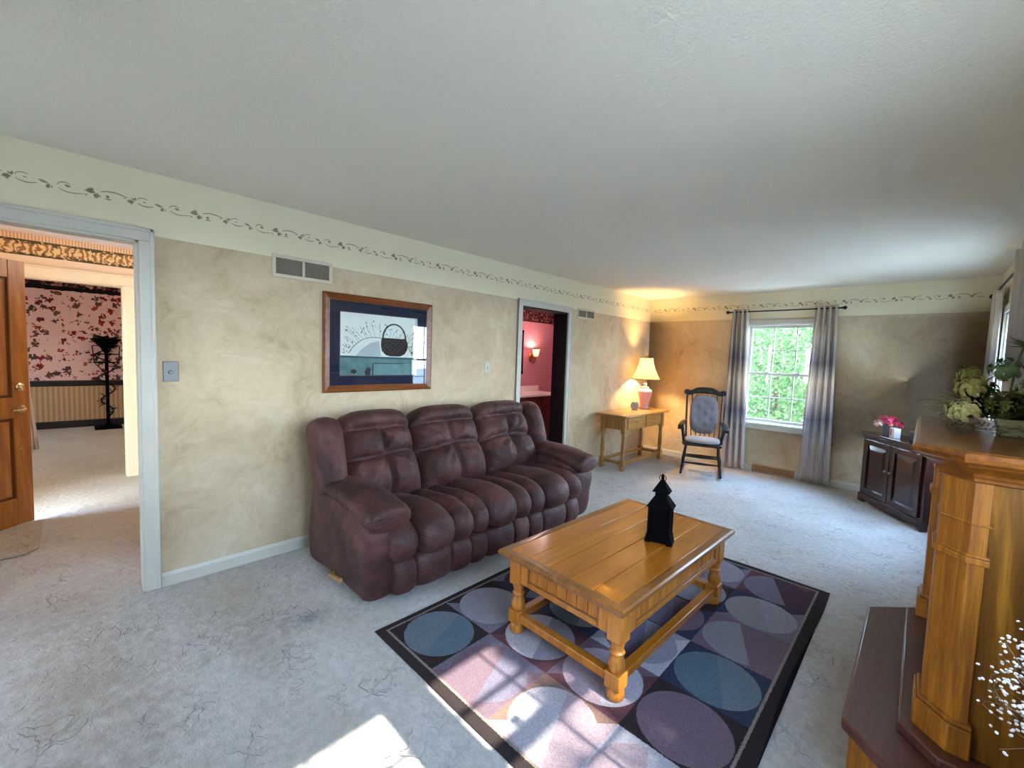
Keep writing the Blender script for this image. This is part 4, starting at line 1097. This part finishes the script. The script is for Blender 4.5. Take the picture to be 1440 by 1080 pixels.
# ------------------------------------------------------------------ dark cherry cabinet in the back right corner
def cabinet():
    a=Vector((-.43,6.07,0)); b=Vector((.075,5.335,0)); d=b-a; L=d.length; ang=math.atan2(d.y,d.x); c=(a+b)/2
    root=empty('media_cabinet',c,ang,label='dark cherry two-door cabinet angled across the back right corner',cat='cabinet')
    h=.775; dep=.36; dz=.04
    # local: x along front -L/2..L/2, front at y=0 facing -y, back at y=+dep (towards the corner)
    bx=MB(); 
    tri=[(-L/2,0),(L/2,0),(L/2-.02,.12),(L/2-.20,dep),(-L/2+.16,dep-.08),(-L/2,.10)]
    bx.prism(tri,'z',.055,h-.05); bx.build('cabinet_body',M['cherry'],root,bevel=.003)
    tp=MB(); off=.022
    tri2=[(-L/2-off,-off),(L/2+off,-off),(L/2+off*.2,.125),(L/2-.195,dep+.012),(-L/2+.155,dep-.06),(-L/2-off,.11)]
    tp.prism(tri2,'z',h-.028,h); 
    tri3=[(-L/2-.01,-.011),(L/2+.01,-.011),(L/2-.01,.12),(L/2-.2,dep),(-L/2+.16,dep-.075),(-L/2-.01,.105)]
    tp.prism(tri3,'z',h-.05,h-.028); tp.build('cabinet_top',M['cherry_top'],root,bevel=.005)
    pl=MB(); n=24; pts=[(-L/2-.006,.10),(-L/2-.006,0)]
    for i in range(n+1):
        u=-L/2+.07+(L-.14)*i/n; k=abs(2*i/n-1); pts.append((u,.0 if False else .030+.012*(math.cos(k*PI*2) if k>.5 else -1)))
    pts+=[(L/2+.006,0),(L/2+.006,.10)]
    pl.prism(pts,'y',-.012,0); pl.box(-L/2,-L/2+.05,0,.05,0,.06); pl.box(L/2-.05,L/2,0,.05,0,.06); pl.box(L/2-.24,L/2-.19,dep-.06,dep-.01,0,.06); pl.box(-L/2+.17,-L/2+.22,dep-.14,dep-.09,0,.06); pl.build('cabinet_plinth',M['cherry'],root,bevel=.002)
    for s in (-1,1):
        x0,x1=((-L/2+.045,-.006) if s<0 else (.006,L/2-.045)); z0,z1=.115,h-.075; st=.055
        dd=MB(); y=-.02
        dd.box(x0,x0+st,y,-.001,z0,z1); dd.box(x1-st,x1,y,-.001,z0,z1); dd.box(x0+st,x1-st,y,-.001,z0,z0+st); dd.box(x0+st,x1-st,y,-.001,z1-st,z1)
        do=dd.build('cabinet_door',M['cherry'],root,bevel=.004)
        p=MB(); o=[(x0+st,z0+st),(x1-st,z0+st),(x1-st,z1-st),(x0+st,z1-st)]; i_=[(q[0]+(.045 if k in (0,3) else -.045),q[1]+(.045 if k<2 else -.045)) for k,q in enumerate(o)]
        A=[p.bm.verts.new((q[0],-.005,q[1])) for q in o]; B=[p.bm.verts.new((q[0],-.017,q[1])) for q in i_]
        for k in range(4): p.face([A[k],A[(k+1)%4],B[(k+1)%4],B[k]])
        p.face(B); p.build('raised_panel',M['cherry'],do,sharp=10)
        kn=MB(); kn.lathe([(.005,0),(.005,.008),(.012,.014),(.012,.02),(.003,.024)],M=Matrix.Translation((-s*-.032 if False else s*.034,-.02,.43))@Matrix.Rotation(PI/2,4,'X'),n=14); kn.build('knob',M['silver'],do)
    return c,ang,h
cc,cang,ch=cabinet()
CT=Matrix.Translation(cc)@Matrix.Rotation(cang,4,'Z')
def blossom(mb,c,r,n,layers,seed,up=Vector((0,0,1)),curl=.6):
    """cabbage-rose bloom: cupped petals laid on nested shells"""
    rnd=random.Random(seed); q=up.normalized().to_track_quat('Z','Y'); c=Vector(c)
    for l in range(layers):
        k=l/max(1,layers-1); rs=r*(.42+.52*k); th0=.25+1.0*k; np_=3+int(k*n)
        for i in range(np_):
            az=2*PI*(i+.5*(l%2))/np_+rnd.uniform(-.25,.25); wa=(1.25 if k<.3 else 2.6*PI/np_*.62); wt=.62+.1*rnd.random(); g=[]; NU=6;NV=5
            ph=rnd.random()*6
            for vi in range(NV+1):
                v=vi/NV; row=[]
                for ui in range(NU+1):
                    u=2*ui/NU-1
                    wide=math.sin(PI*(.12+.60*v))**.7
                    th=th0+wt*(.75-v*1.35)                 # v=1: rim, towards the crown of the bloom
                    th+=.20*abs(u)**3*v
                    a=az+u*wa*.5*wide/max(.35,math.sin(max(.3,th)))*.8
                    rr=rs*(1+.10*v*v+.05*math.sin(u*6+ph)*v)*(1+.05*abs(u))
                    row.append(mb.bm.verts.new(c+q@Vector((rr*math.sin(th)*math.cos(a),rr*math.sin(th)*math.sin(a),rr*math.cos(th)))))
                g.append(row)
            for vi in range(NV):
                for ui in range(NU): mb.face([g[vi][ui],g[vi][ui+1],g[vi+1][ui+1],g[vi+1][ui]])
def leafb(mb,base,tip,w,fold=.3,n=5,side=None):
    base=Vector(base);tip=Vector(tip); d=tip-base; s=(side or d.cross(Vector((0,0,1)))); 
    if s.length<1e-5: s=Vector((1,0,0))
    s.normalize(); nn=s.cross(d).normalized(); L=[];C=[];Rr=[]
    for i in range(n+1):
        t=i/n; ww=w*math.sin(PI*min(1,.06+.94*t))**.8; p=base+d*t-nn*(.12*d.length*t*t)
        L.append(mb.bm.verts.new(p-s*ww*.5+nn*fold*ww*.5)); C.append(mb.bm.verts.new(p)); Rr.append(mb.bm.verts.new(p+s*ww*.5+nn*fold*ww*.5))
    for i in range(n): mb.face([L[i],C[i],C[i+1],L[i+1]]); mb.face([C[i],Rr[i],Rr[i+1],C[i+1]])
def pinkpot():
    p=CT@Vector((-.235,.10,ch+.0005)); root=empty('flower_pot',p,label='small grey pot of pink silk flowers on the dark cherry cabinet',cat='flowers')
    b=MB(); b.lathe([(.045,0),(.052,.01),(.056,.10),(.058,.112),(.052,.112),(.048,.09)],n=24); b.build('pot',simple('grey_zinc_pot',(112,114,120),.5,.4,.15),root)
    fl=[((-.015,-.035,.150),.047,(214,84,116)),((.045,-.03,.140),.042,(200,54,88)),((-.082,-.03,.118),.042,(234,196,182)),((.012,-.06,.118),.026,(232,140,120)),((-.045,.02,.165),.042,(220,100,128)),((.088,-.01,.110),.032,(170,52,72)),((.02,.03,.165),.040,(206,70,104))]
    for i,(c,r,col) in enumerate(fl):
        m=MB(); blossom(m,c,r,6,5,i,Vector((c[0]*6,-1,.9))); m.build('blossom',simple('silk_petal',col,.8,.2,.15,30),root,sharp=None)
    l=MB(); rnd=random.Random(4)
    for i in range(22):
        a=rnd.random()*2*PI; leafb(l,(0,0,.105),(.12*math.cos(a),.1*math.sin(a),.10+rnd.random()*.09),.03)
    l.build('foliage',simple('silk_leaf_dark',(56,70,50),.7,.3,.2),root,sharp=None)
    p=CT@Vector((-.105,.045,ch+.0005)); root=empty('greeting_card',p,cang+R(-8),label='small white card with a red picture standing beside the pink flowers',cat='card')
    MB().prism([(-.042,0),(.042,0),(.042,.055),(-.042,.055)],'z',0,.095).build('card_box',simple('white_card',(222,214,212),.6,.3,.03),root,bevel=.001)
    k=MB(); k.poly([(-.042+.012,-.0008,.015),(-.002,-.0008,.015),(-.002,-.0008,.085),(-.030,-.0008,.085)]); k.build('card_picture',simple('red_card_print',(196,70,78),.6,.3,.3,60),root)
    p=CT@Vector((.14,.16,ch+.0005)); root=empty('storage_box',p,cang,label='black box with brown lid standing at the back of the cherry cabinet',cat='box')
    MB().box(-.10,.10,-.05,.07,0,.085).build('box_body',M['black_lac'],root,bevel=.004)
    MB().box(-.103,.103,-.053,.073,.085,.10).build('box_lid',wood('box_lid_wood',(70,40,26),(110,66,40),'x',1,.5),root,bevel=.003)
pinkpot()

# ------------------------------------------------------------------ fireplace mantel
FX=.07; FY0=1.97; FY1=3.16; FH=1.232
def oct_(x0,y0,y1,c,x1=XR-.002):
    return [(x1,y0),(x0+c,y0),(x0,y0+c),(x0,y1-c),(x0+c,y1),(x1,y1)]
def fireplace():
    root=empty('fireplace_mantel',(XR,(FY0+FY1)/2,0),label='oak corner-post fireplace mantel standing against the right wall',cat='fireplace')
    inv=Matrix.Translation((-XR,-(FY0+FY1)/2,0))
    def fin(mb,name,mat,par=None,**k):
        mb.bm.transform(inv); return mb.build(name,mat,par or root,**k)
    c=.070
    # hearth platform, two tiers
    hb=MB(); x0=-.105
    hp=oct_(x0,1.80,3.07,.13); hp=[(.36,1.80),(x0+.13,1.80),(x0,1.93),(x0,2.94),(x0+.13,3.07),(.36,3.07)]
    hb.prism(hp,'z',.0,.16); fin(hb,'hearth_riser',M['oak'],bevel=.004)
    ht=MB(); hq=[(.36,1.775),(x0+.12,1.775),(x0-.025,1.92),(x0-.025,2.95),(x0+.12,3.095),(.36,3.095)]
    ht.prism(hq,'z',.16,.20); fin(ht,'hearth_top',M['hearth'],bevel=.010,seg=3)
    t2=MB(); t2.prism(oct_(.018,1.90,3.03+.08,.10),'z',.20,.235); fin(t2,'hearth_step',M['hearth'],bevel=.006)
    # body: side panels and front
    sd=MB(); sd.box(.15,XR-.002,FY0+.014,FY0+.034,.235,1.15); fin(sd,'side_panel',M['oak_side'])
    sd=MB(); sd.box(.15,XR-.002,FY1-.034,FY1-.014,.235,1.15); fin(sd,'side_panel',M['oak_side'])
    # chamfered corner posts
    for s in (0,1):
        ps=MB()
        def Y(v): return FY0+v if s==0 else FY1-v
        pts=[(.178,Y(0)),(FX+c,Y(0)),(FX,Y(c)),(FX,Y(.20)),(.178,Y(.20))]
        ps.prism(pts,'z',.235,1.15); po=fin(ps,'corner_post',M['oak'],bevel=.0015)
        pb=MB(); e=.018
        pb.prism([(.188,Y(-e)),(FX+c-e*.42,Y(-e)),(FX-e,Y(c-e*.42)),(FX-e,Y(.22)),(.188,Y(.22))],'z',.235,.33)
        e=.010; pb.prism([(.188,Y(-e)),(FX+c-e*.42,Y(-e)),(FX-e,Y(c-e*.42)),(FX-e,Y(.21)),(.188,Y(.21))],'z',.33,.345)
        fin(pb,'post_plinth',M['oak'],po,bevel=.004)
        for z0,z1,e in ((.868,.888,.010),(.888,.896,.005),(.990,.997,.004)):
            q=MB(); q.prism([(.188,Y(-e)),(FX+c-e*.42,Y(-e)),(FX-e,Y(c-e*.42)),(FX-e,Y(.21)),(.188,Y(.21))],'z',z0,z1); fin(q,'post_moulding',M['oak'],po,bevel=.003)
    fr=MB(); fr.box(.10,.12,FY0+.2,FY1-.2,.86,1.10); fr.box(.10,.12,FY0+.2,FY0+.32,.235,.86); fr.box(.10,.12,FY1-.32,FY1-.2,.235,.86); fin(fr,'front_surround',M['oak'],bevel=.003)
    fb=MB(); fb.box(.16,.46,FY0+.34,FY1-.34,.237,.84); fin(fb,'firebox',M['black_metal'])
    # crown mouldings and shelf
    cr=MB()
    def ringpoly(e,z): 
        return [Vector((p[0],p[1],z)) for p in [(XR-.002,FY0-e),(FX+c-e*.42,FY0-e),(FX-e,FY0+c-e*.42),(FX-e,FY1-c+e*.42),(FX+c-e*.42,FY1+e),(XR-.002,FY1+e)]]
    cr.rings([ringpoly(e,z) for e,z in ((.004,1.128),(.012,1.133),(.012,1.142),(.018,1.147),(.022,1.158),(.040,1.174),(.056,1.182),(.060,1.188),(.062,1.192))]); fin(cr,'crown_moulding',M['oak_y'],sharp=28)
    sh=MB(); sh.rings([ringpoly(e,z) for e,z in ((.070,1.192),(.080,1.199),(.083,1.214),(.077,1.226),(.066,FH))]); fin(sh,'mantel_shelf',M['oak_y'],sharp=28)
fireplace()
FZ=FH+.0008
def mantel_flowers():
    root=empty('flower_arrangement',(.27,2.5,FZ),label='green and cream silk flower arrangement in a wooden trough on the mantel shelf',cat='flowers')
    tr=MB(); tr.prism([(-.045,0),(.16,0),(.17,.066),(-.06,.066)],'y',-.045,.11); tr.build('trough',wood('pale_olive_wood',(104,98,62),(134,126,84),'x',1,.6),root,bevel=.006)
    rnd=random.Random(11)
    L=[((-.150,-.03,.088),.052,(196,188,126)),((-.136,.0,.182),.050,(160,150,84)),((-.142,.06,.232),.036,(134,128,66)),((-.046,.02,.252),.047,(98,116,72)),((-.09,.09,.16),.045,(70,86,44))]
    cr=[]
    cols={}
    for i,(c,r,col) in enumerate(L):
        m=MB(); blossom(m,c,r,7,5,i+20,Vector((-.25,-.9,.5)),.5); m.build('blossom',simple('silk_bloom',col,.85,.15,.22,45),root,sharp=None)
    # mop-head balls of small florets
    for bi,(c,r,col) in enumerate([((-.044,-.03,.118),.05,(84,84,38)),((.03,.0,.175),.05,(96,104,56))]):
        m=MB()
        for i in range(120):
            u=rnd.uniform(-1,1); a=rnd.random()*2*PI; d=Vector((math.sqrt(1-u*u)*math.cos(a),math.sqrt(1-u*u)*math.sin(a),u)); p=Vector(c)+d*r
            s=d.orthogonal().normalized(); t=d.cross(s)
            for k in range(4):
                b=PI/2*k+rnd.random(); e=(s*math.cos(b)+t*math.sin(b)); f=(s*math.cos(b+.7)+t*math.sin(b+.7))
                m.poly([p,p+e*.010,p+(e+f)*.009+d*.004,p+f*.010])
        m.build('floret_ball',simple('silk_floret',col,.85,.15,.25,60),root,sharp=None,recalc=False)
    lf=MB()
    for i in range(70):
        a=rnd.random()*2*PI; b=Vector((rnd.uniform(-.10,.10),rnd.uniform(.0,.10),.06)); e=rnd.uniform(.4,1.3)
        leafb(lf,b,b+Vector((math.cos(a)*.12-.01,math.sin(a)*.12-.03,e*.11)),rnd.uniform(.03,.05))
    lf.build('leaves',simple('silk_leaf_green',(46,56,34),.6,.3,.3,20),root,sharp=None)
    l2=MB(); 
    for (b,t,w) in (((-.13,.02,.12),(-.236,.0,.168),.017),((-.10,.0,.2),(-.075,-.03,.235),.010)): leafb(l2,b,t,w)
    l2.build('long_leaf',simple('silk_long_leaf',(60,74,44),.5,.3,.2),root,sharp=None)
    gr=MB()
    for i in range(46):
        b=Vector((rnd.uniform(-.14,-.08),rnd.uniform(-.02,.10),.06)); t=b+Vector((-rnd.uniform(.06,.17),rnd.uniform(-.08,.16),rnd.uniform(-.04,.08))); t.z=max(t.z,.012)
        m_=(b+t)/2+Vector((0,0,.035)); gr.tube(spl([b,m_,t],4),[.0016]*8+[.0006],4)
    gr.build('grass_spray',simple('dried_grass',(126,122,84),.8,.2,.3,30),root,sharp=None)
    st=MB(); st.tube(spl([(-.03,.04,.12),(-.02,.02,.27),(-.008,.0,.345)],4),.004,6); 
    for i in range(14):
        a=rnd.random()*2*PI; leafb(st,(-.008,.0,.338),(-.008+.045*math.cos(a),.045*math.sin(a),.345+rnd.uniform(-.01,.045)),.012)
    st.build('thistle_stem',simple('thistle_green',(88,96,58),.7,.3,.2),root,sharp=None)
    pm=simple('pearl_berry',(196,190,176),.3,.5,.1)
    for i in range(26):
        br=MB(); br.ball((rnd.uniform(-.13,.06),rnd.uniform(-.06,.0),rnd.uniform(.07,.22)),.0035,6,4); br.build('berry',pm,root,sharp=None)
    ms=MB()
    for i in range(160):
        p=Vector((rnd.uniform(-.19,.02),rnd.uniform(-.12,.05),rnd.uniform(.004,.045))); a=rnd.random()*2*PI; leafb(ms,p,p+Vector((.03*math.cos(a),.03*math.sin(a),rnd.uniform(-.002,.015))),.008,n=3)
    ms.build('moss_spray',simple('dried_moss',(104,98,62),.9,.1,.3,30),root,sharp=None)
mantel_flowers()

def baby_breath():
    root=empty('dried_flower_vase',(.30,1.50,0),label='tall dark vase of white dried sprigs standing beside the oak mantel',cat='vase')
    v=MB(); v.lathe([(.055,0),(.07,.02),(.075,.2),(.06,.42),(.045,.56),(.042,.60),(.055,.625),(.048,.625),(.036,.59)],n=24); v.build('vase_body',simple('dark_plum_glaze',(40,26,36),.2,.6,.2),root,sharp=60)
    rnd=random.Random(5); st=MB(); fl=MB(); n=0
    for i in range(105):
        a=rnd.random()*2*PI; e=rnd.uniform(.1,1.0); L=rnd.uniform(.12,.34)
        d=Vector((math.cos(a)*e,math.sin(a)*e,rnd.uniform(.12,1))).normalized()
        p0=Vector((0,0,.60)); tip=p0+d*L; mid=p0+d*L*.5+Vector((0,0,.03))
        if tip.x>.17: tip.x=.17-rnd.random()*.05
        if tip.x<-.13: tip.x=-.13+rnd.random()*.06
        if mid.x>.15: mid.x=.14
        if tip.y>.42: tip.y=.4
        st.tube(spl([p0,mid,tip],3),.0009,4)
        for k in range(rnd.randint(6,9)):
            c=mid.lerp(tip,rnd.uniform(.45,1.05))+Vector((rnd.gauss(0,.018),rnd.gauss(0,.018),rnd.gauss(0,.018)))
            c.x=min(c.x,.175); M_=Matrix.Rotation(rnd.random()*6,3,'X')@Matrix.Rotation(rnd.random()*6,3,'Y')
            fl.ball(c,.0032,6,4,(1,.75,1.2),M=M_.to_4x4())
    st.build('stems',simple('dried_stem',(120,92,64),.8,.2,.2),root,sharp=None)
    o=fl.build('sprig_flowers',simple('white_dried_petal',(232,222,214),.8,.2,.08,40),root,sharp=None); o['kind']='stuff'
baby_breath()

# ------------------------------------------------------------------ powder room
def powder_room():
    root=empty('vanity_cabinet',(-5.2,5.2,0),label='red mahogany vanity cabinet with white counter in the powder room',cat='cabinet')
    z=.80; d=.56
    MB().box(.001,d-.02,-1.2,.86,.09,z).box(.001,d-.08,-1.2,.86,.0,.09).build('cabinet_body',M['vanity'],root)
    MB().box(.001,d+.01,-1.22,.88,z,z+.035).build('counter',M['counter'],root,bevel=.006)
    MB().box(.001,.02,-1.22,.88,z+.035,z+.135).build('backsplash',M['counter'],root,bevel=.004)
    for i in range(4):
        y0=-1.18+i*.51; dr=MB()
        dr.box(d-.02,d-.004,y0+.01,y0+.49,.11,.60); dr.build('door',M['vanity'],root,bevel=.004)
        MB().box(d-.02,d-.004,y0+.01,y0+.49,.625,.775).build('drawer',M['vanity'],root,bevel=.004)
    root=empty('wall_sconce',(-5.2,5.83,1.46),label='lit brass wall sconce with frosted glass shade in the powder room',cat='lamp')
    b=MB(); b.loft([((x,0,.0),(0,.045*k,0),(0,0,.085*k)) for x,k in ((.001,1),(.012,1),(.022,.7),(.026,.2))],24,2.2); b.build('back_plate',M['brass_old'],root)
    b=MB(); b.tube(spl([(.02,0,-.03),(.06,0,-.085),(.11,0,-.085),(.135,0,-.03),(.135,0,-.0)],5),.006,8); b.lathe([(.012,-.01),(.03,.0),(.034,.012),(.02,.016)],(.135,0,0),16); b.build('arm',M['brass_old'],root)
    s=MB(); pr=[(.032,.014),(.045,.03),(.052,.07),(.06,.11),(.074,.14)]
    s.lathe(pr+[(r-.003,z) for r,z in reversed(pr)],(.135,0,0),24,cap=False); s.build('glass_shade',M['frost'],root,sharp=None)
    s=MB(); s.ball((.135,0,.07),.026,10,8); s.build('bulb',M['bulb'],root)
    root=empty('wall_mirror',(-5.2,5.05,1.15),label='dark framed mirror edge over the powder room counter',cat='mirror')
    f=MB(); 
    W0,W1,H=-.55,.565,.78
    f.box(.001,.03,W0,W0+.05,0,H); f.box(.001,.03,W1-.05,W1,0,H); f.box(.001,.03,W0,W1,0,.05); f.box(.001,.03,W0,W1,H-.05,H); f.build('mirror_frame',M['cherry'],root,bevel=.004)
    g=NT('mirror_silver'); g.color((.85,.85,.85)).rough(.02).set(Metallic=1.0)
    MB().box(.001,.012,W0+.05,W1-.05,.05,H-.05).build('mirror_glass',g.m,root)
powder_room()

# ------------------------------------------------------------------ dining room
def torchiere():
    root=empty('plant_stand',(-9.95,.395,0),label='tall black iron plant stand with twining vine by the dining room wall',cat='plant stand')
    b=MB(); b.box(-.17,.17,-.17,.17,.0,.03); b.box(-.12,.12,-.12,.12,.03,.05); b.build('stand_base',M['black_metal'],root,bevel=.006)
    b=MB(); b.lathe([(.045,.05),(.03,.08),(.024,.14),(.024,1.28),(.05,1.31),(.07,1.36),(.19,1.50),(.20,1.52)],n=14); b.build('stand_post',M['black_metal'],root)
    v=MB(); v.tube([((.06+.06*(i/60))*math.cos(i*.34),(.06+.09*(i/60))*math.sin(i*.34),.2+i*.0205) for i in range(60)],.010,6)
    for k in (1.12,1.26,1.40): v.tube([(.16*math.cos(2*PI*i/20),.16*math.sin(2*PI*i/20),k) for i in range(21)],.008,6)
    for j in range(4): v.tube([(.03*math.cos(j*PI/2),.03*math.sin(j*PI/2),.95),(.15*math.cos(j*PI/2),.15*math.sin(j*PI/2),1.12),(.17*math.cos(j*PI/2),.17*math.sin(j*PI/2),1.40)],.008,6)
    v.build('iron_scroll',M['black_metal'],root)
    l=MB(); rnd=random.Random(9)
    for i in range(60):
        t=rnd.random()*60; a=t*.34; r=.06+.08*t/60; p=Vector((r*math.cos(a),r*math.sin(a),.2+t*.0205)); d=Vector((rnd.gauss(0,1),rnd.gauss(0,1),rnd.gauss(0,.6))).normalized()
        leafb(l,p,p+d*.10,.05,n=3)
    for i in range(50):
        a=rnd.random()*2*PI; p=Vector((0,0,1.5)); leafb(l,p,p+Vector((.22*math.cos(a),.22*math.sin(a),rnd.uniform(-.02,.12))),.05,n=3)
    l.build('vine_leaves',simple('dark_vine_leaf',(34,36,28),.6,.3,.3),root,sharp=None)
torchiere()
curt=MB()
A=[];n=24
for j in range(9):
    z=.02+1.60*j/8; w=.16-.08*j/8; A.append([curt.bm.verts.new((-8.35+.025*math.sin(i*1.3),-.50+w*(i/n)-.03*j/8,z)) for i in range(n+1)])
for j in range(8):
    for i in range(n): curt.face([A[j][i],A[j][i+1],A[j+1][i+1],A[j+1][i]])
cu=curt.build('sheer_curtain',M['sheer'],sharp=None); sd=cu.modifiers.new('thick','SOLIDIFY'); sd.thickness=.004
tag(cu,'narrow white sheer curtain seen past the edge of the open front door','curtain')

# ------------------------------------------------------------------ outdoors
GZ=-.6
tag(MB().box(-40,40,-40,40,GZ-.1,GZ).build('ground',M['grass']),kind='structure')
def crown_mesh(name,r,h,n,ls,mat,seed,shell=.55):
    rnd=random.Random(seed); mb=MB()
    for i in range(n):
        while True:
            p=Vector((rnd.uniform(-1,1),rnd.uniform(-1,1),rnd.uniform(-1,1)))
            if shell<p.length<1: break
        k=1+.25*noise.noise(p*2.3+Vector((seed,0,0)))
        c=Vector((p.x*r*k,p.y*r*k,p.z*h*k)); d=Vector((rnd.gauss(0,1),rnd.gauss(0,1),rnd.gauss(0,1))).normalized(); s=d.orthogonal().normalized()
        L=ls*rnd.uniform(.7,1.3)
        mb.poly([c-d*L*.5,c+s*L*.28-d*.05*L,c+d*L*.5,c-s*L*.28-d*.05*L])
    return mb.build(name,mat,sharp=None,recalc=False)
def tree(label,x,y,r,h,zc,n,ls,mat,seed,group=None,shell=.55):
    root=empty('tree',(x,y,GZ),label=label,cat='tree',group=group)
    c=crown_mesh('crown',r,h,n,ls,mat,seed,shell); c.parent=root; c.location=(0,0,zc-GZ)
    t=MB(); t.tube(spl([(0,0,-.02),(.05,.03,(zc-GZ)*.4),(0,-.03,(zc-GZ)*.8),(.03,0,zc-GZ+h*.4)],4),[.14-.10*i/12 for i in range(13)],8); t.build('trunk',M['bark'],root,sharp=None)
tree('leafy green tree filling the view through the back window',-2.25,10.4,1.55,2.5,1.0,15000,.095,M['leaf2'],1,shell=.2)
tree('green tree outdoors to the right of the one in the back window',1.9,10.6,1.5,2.2,1.0,3800,.13,M['leaf'],2,shell=.2)
tree('green tree outdoors to the left of the one in the back window',-6.4,10.6,1.5,2.2,1.0,3800,.13,M['leaf'],5,shell=.2)
tree('tall pale green tree standing behind the one in the back window',-3.7,16.6,2.6,3.2,1.9,5000,.2,M['leaf2'],3,shell=.3)
tree('tall dense tree added far outdoors to block the sun at the side window by the back corner',15.6,5.25,1.5,1.35,15.3,7000,.24,M['leaf'],6,shell=.0)  # added sun blocker, keeps a sun patch off the far carpet
tree('round bushy tree added outdoors by the fireplace to block sky light at the side window',2.35,2.9,.8,2.0,1.7,9000,.13,M['leaf'],7,shell=.1)  # added to cut sky light falling on the back wall
tree('leafy tree outdoors beyond the side window by the back corner, extended to block sky light',3.6,5.3,1.0,2.0,1.95,7500,.13,M['leaf2'],8,shell=.1)  # foliage mirrored in the picture glass, enlarged to dim the far carpet
# a branchy tree outside the side windows, whose shade falls on the rug
tree('green tree outside the side wall throwing leaf shade on the rug',6.9,1.36,.42,.5,7.1,95,.2,M['leaf'],4,shell=.05)
tw=crown_mesh('added_shade_leaves',.16,.18,260,.08,M['leaf'],9,0); tw.parent=bpy.data.objects['tree.007']; tw.location=(3.42-6.9,1.47-1.36,4.44-GZ)  # added leaf clump, keeps the sun off the table corner

for o in list(COL.objects):
    if o.parent: continue
    n=o.name.split('.')[0]
    g={'tree':'trees outdoors around the house','wall_vent':'almond air grilles on the left wall','switch_plate':'switch plates on the left wall','curtain':'grey ombre curtains at the windows','curtain_rod':'dark curtain rods over the windows'}.get(n)
    if g: o['group']=g
# ------------------------------------------------------------------ light
w=bpy.data.worlds.new('sky'); sc.world=w; w.use_nodes=True; nt=w.node_tree; bg=nt.nodes['Background']
tcw=nt.nodes.new('ShaderNodeTexCoord'); sp=nt.nodes.new('ShaderNodeSeparateXYZ'); nt.links.new(tcw.outputs['Generated'],sp.inputs[0])
rp=nt.nodes.new('ShaderNodeValToRGB'); nt.links.new(sp.outputs[2],rp.inputs[0])
rp.color_ramp.elements[0].position=0; rp.color_ramp.elements[0].color=(.74,.87,1.0,1)
rp.color_ramp.elements[1].position=.7; rp.color_ramp.elements[1].color=(.34,.56,1.0,1)
nt.links.new(rp.outputs[0],bg.inputs[0]); bg.inputs[1].default_value=9.2
def light(name,typ,loc,energy,color,**k):
    l=bpy.data.lights.new(name,typ); l.energy=energy; l.color=color
    for a,v in k.items(): setattr(l,a,v)
    o=bpy.data.objects.new(name,l); o.location=loc; COL.objects.link(o); return o
s=light('sun','SUN',(6,0,6),5.6,(1,.95,.86),angle=R(.7))
dv=Vector((-1.07,.02,-1)); s.rotation_euler=dv.to_track_quat('-Z','Y').to_euler()
# daylight portals in the windows (guide sky sampling only)
def portal(loc,rot,sx,sy):
    o=light('window_portal','AREA',loc,1,(1,1,1),shape='RECTANGLE',size=sx,size_y=sy); o.rotation_euler=rot; o.data.cycles.is_portal=True
for h in W2+[W3]: portal((XR+.20,(h[0]+h[1])/2,(h[2]+h[3])/2),(0,R(90),0),h[3]-h[2],h[1]-h[0])
portal(((W1[0]+W1[1])/2,YB+.2,(W1[2]+W1[3])/2),(R(-90),0,0),W1[1]-W1[0],W1[3]-W1[2])
for h in W4: portal(((h[0]+h[1])/2,YF-.2,(h[2]+h[3])/2),(R(90),0,0),h[1]-h[0],h[3]-h[2])
portal((-4.92,-1.2,1.03),(R(90),0,0),.95,2.06)
light('lamp_bulb_light','POINT',(LX,LY,.7455+.60),70,(1,.62,.27),shadow_soft_size=.035)
light('sconce_bulb_light','POINT',(-5.2+.135,5.83,1.46+.10),3.0,(1,.60,.46),shadow_soft_size=.03)
light('powder_fill_light','POINT',(-4.2,5.3,2.3),4.5,(1,.72,.76),shadow_soft_size=.1)  # added fill lamp for the powder room, no fixture there
light('foyer_ceiling_light','POINT',(-4.9,1.0,2.25),5,(1,.86,.74),shadow_soft_size=.12)
light('dining_ceiling_light','POINT',(-8.3,.6,2.1),4.2,(1,.84,.72),shadow_soft_size=.12)

# ------------------------------------------------------------------ camera
F,yaw,pitch,roll,cz=598.4,R(44.05),R(-3.84),R(1.99),1.476
f=Vector((-math.sin(yaw)*math.cos(pitch),math.cos(yaw)*math.cos(pitch),math.sin(pitch)))
r=Vector((math.cos(yaw),math.sin(yaw),0)); u=r.cross(f)
r2=r*math.cos(roll)+u*math.sin(roll); u2=-r*math.sin(roll)+u*math.cos(roll)
cam=bpy.data.cameras.new('camera'); co=bpy.data.objects.new('camera',cam); COL.objects.link(co)
mw=Matrix((r2,u2,-f)).transposed().to_4x4(); mw.translation=Vector((0,0,cz)); co.matrix_world=mw
cam.sensor_fit='HORIZONTAL'; cam.sensor_width=36; cam.lens=F/1440*36; cam.clip_start=.02; cam.clip_end=200
sc.camera=co
vs=sc.view_settings; vs.view_transform='Standard'; vs.look='None'; vs.exposure=2.45; vs.gamma=1; vs.use_curve_mapping=False
sc.cycles.max_bounces=10; sc.cycles.diffuse_bounces=6; sc.cycles.transparent_max_bounces=16; sc.cycles.sample_clamp_indirect=6
sc.cycles.use_denoising=True
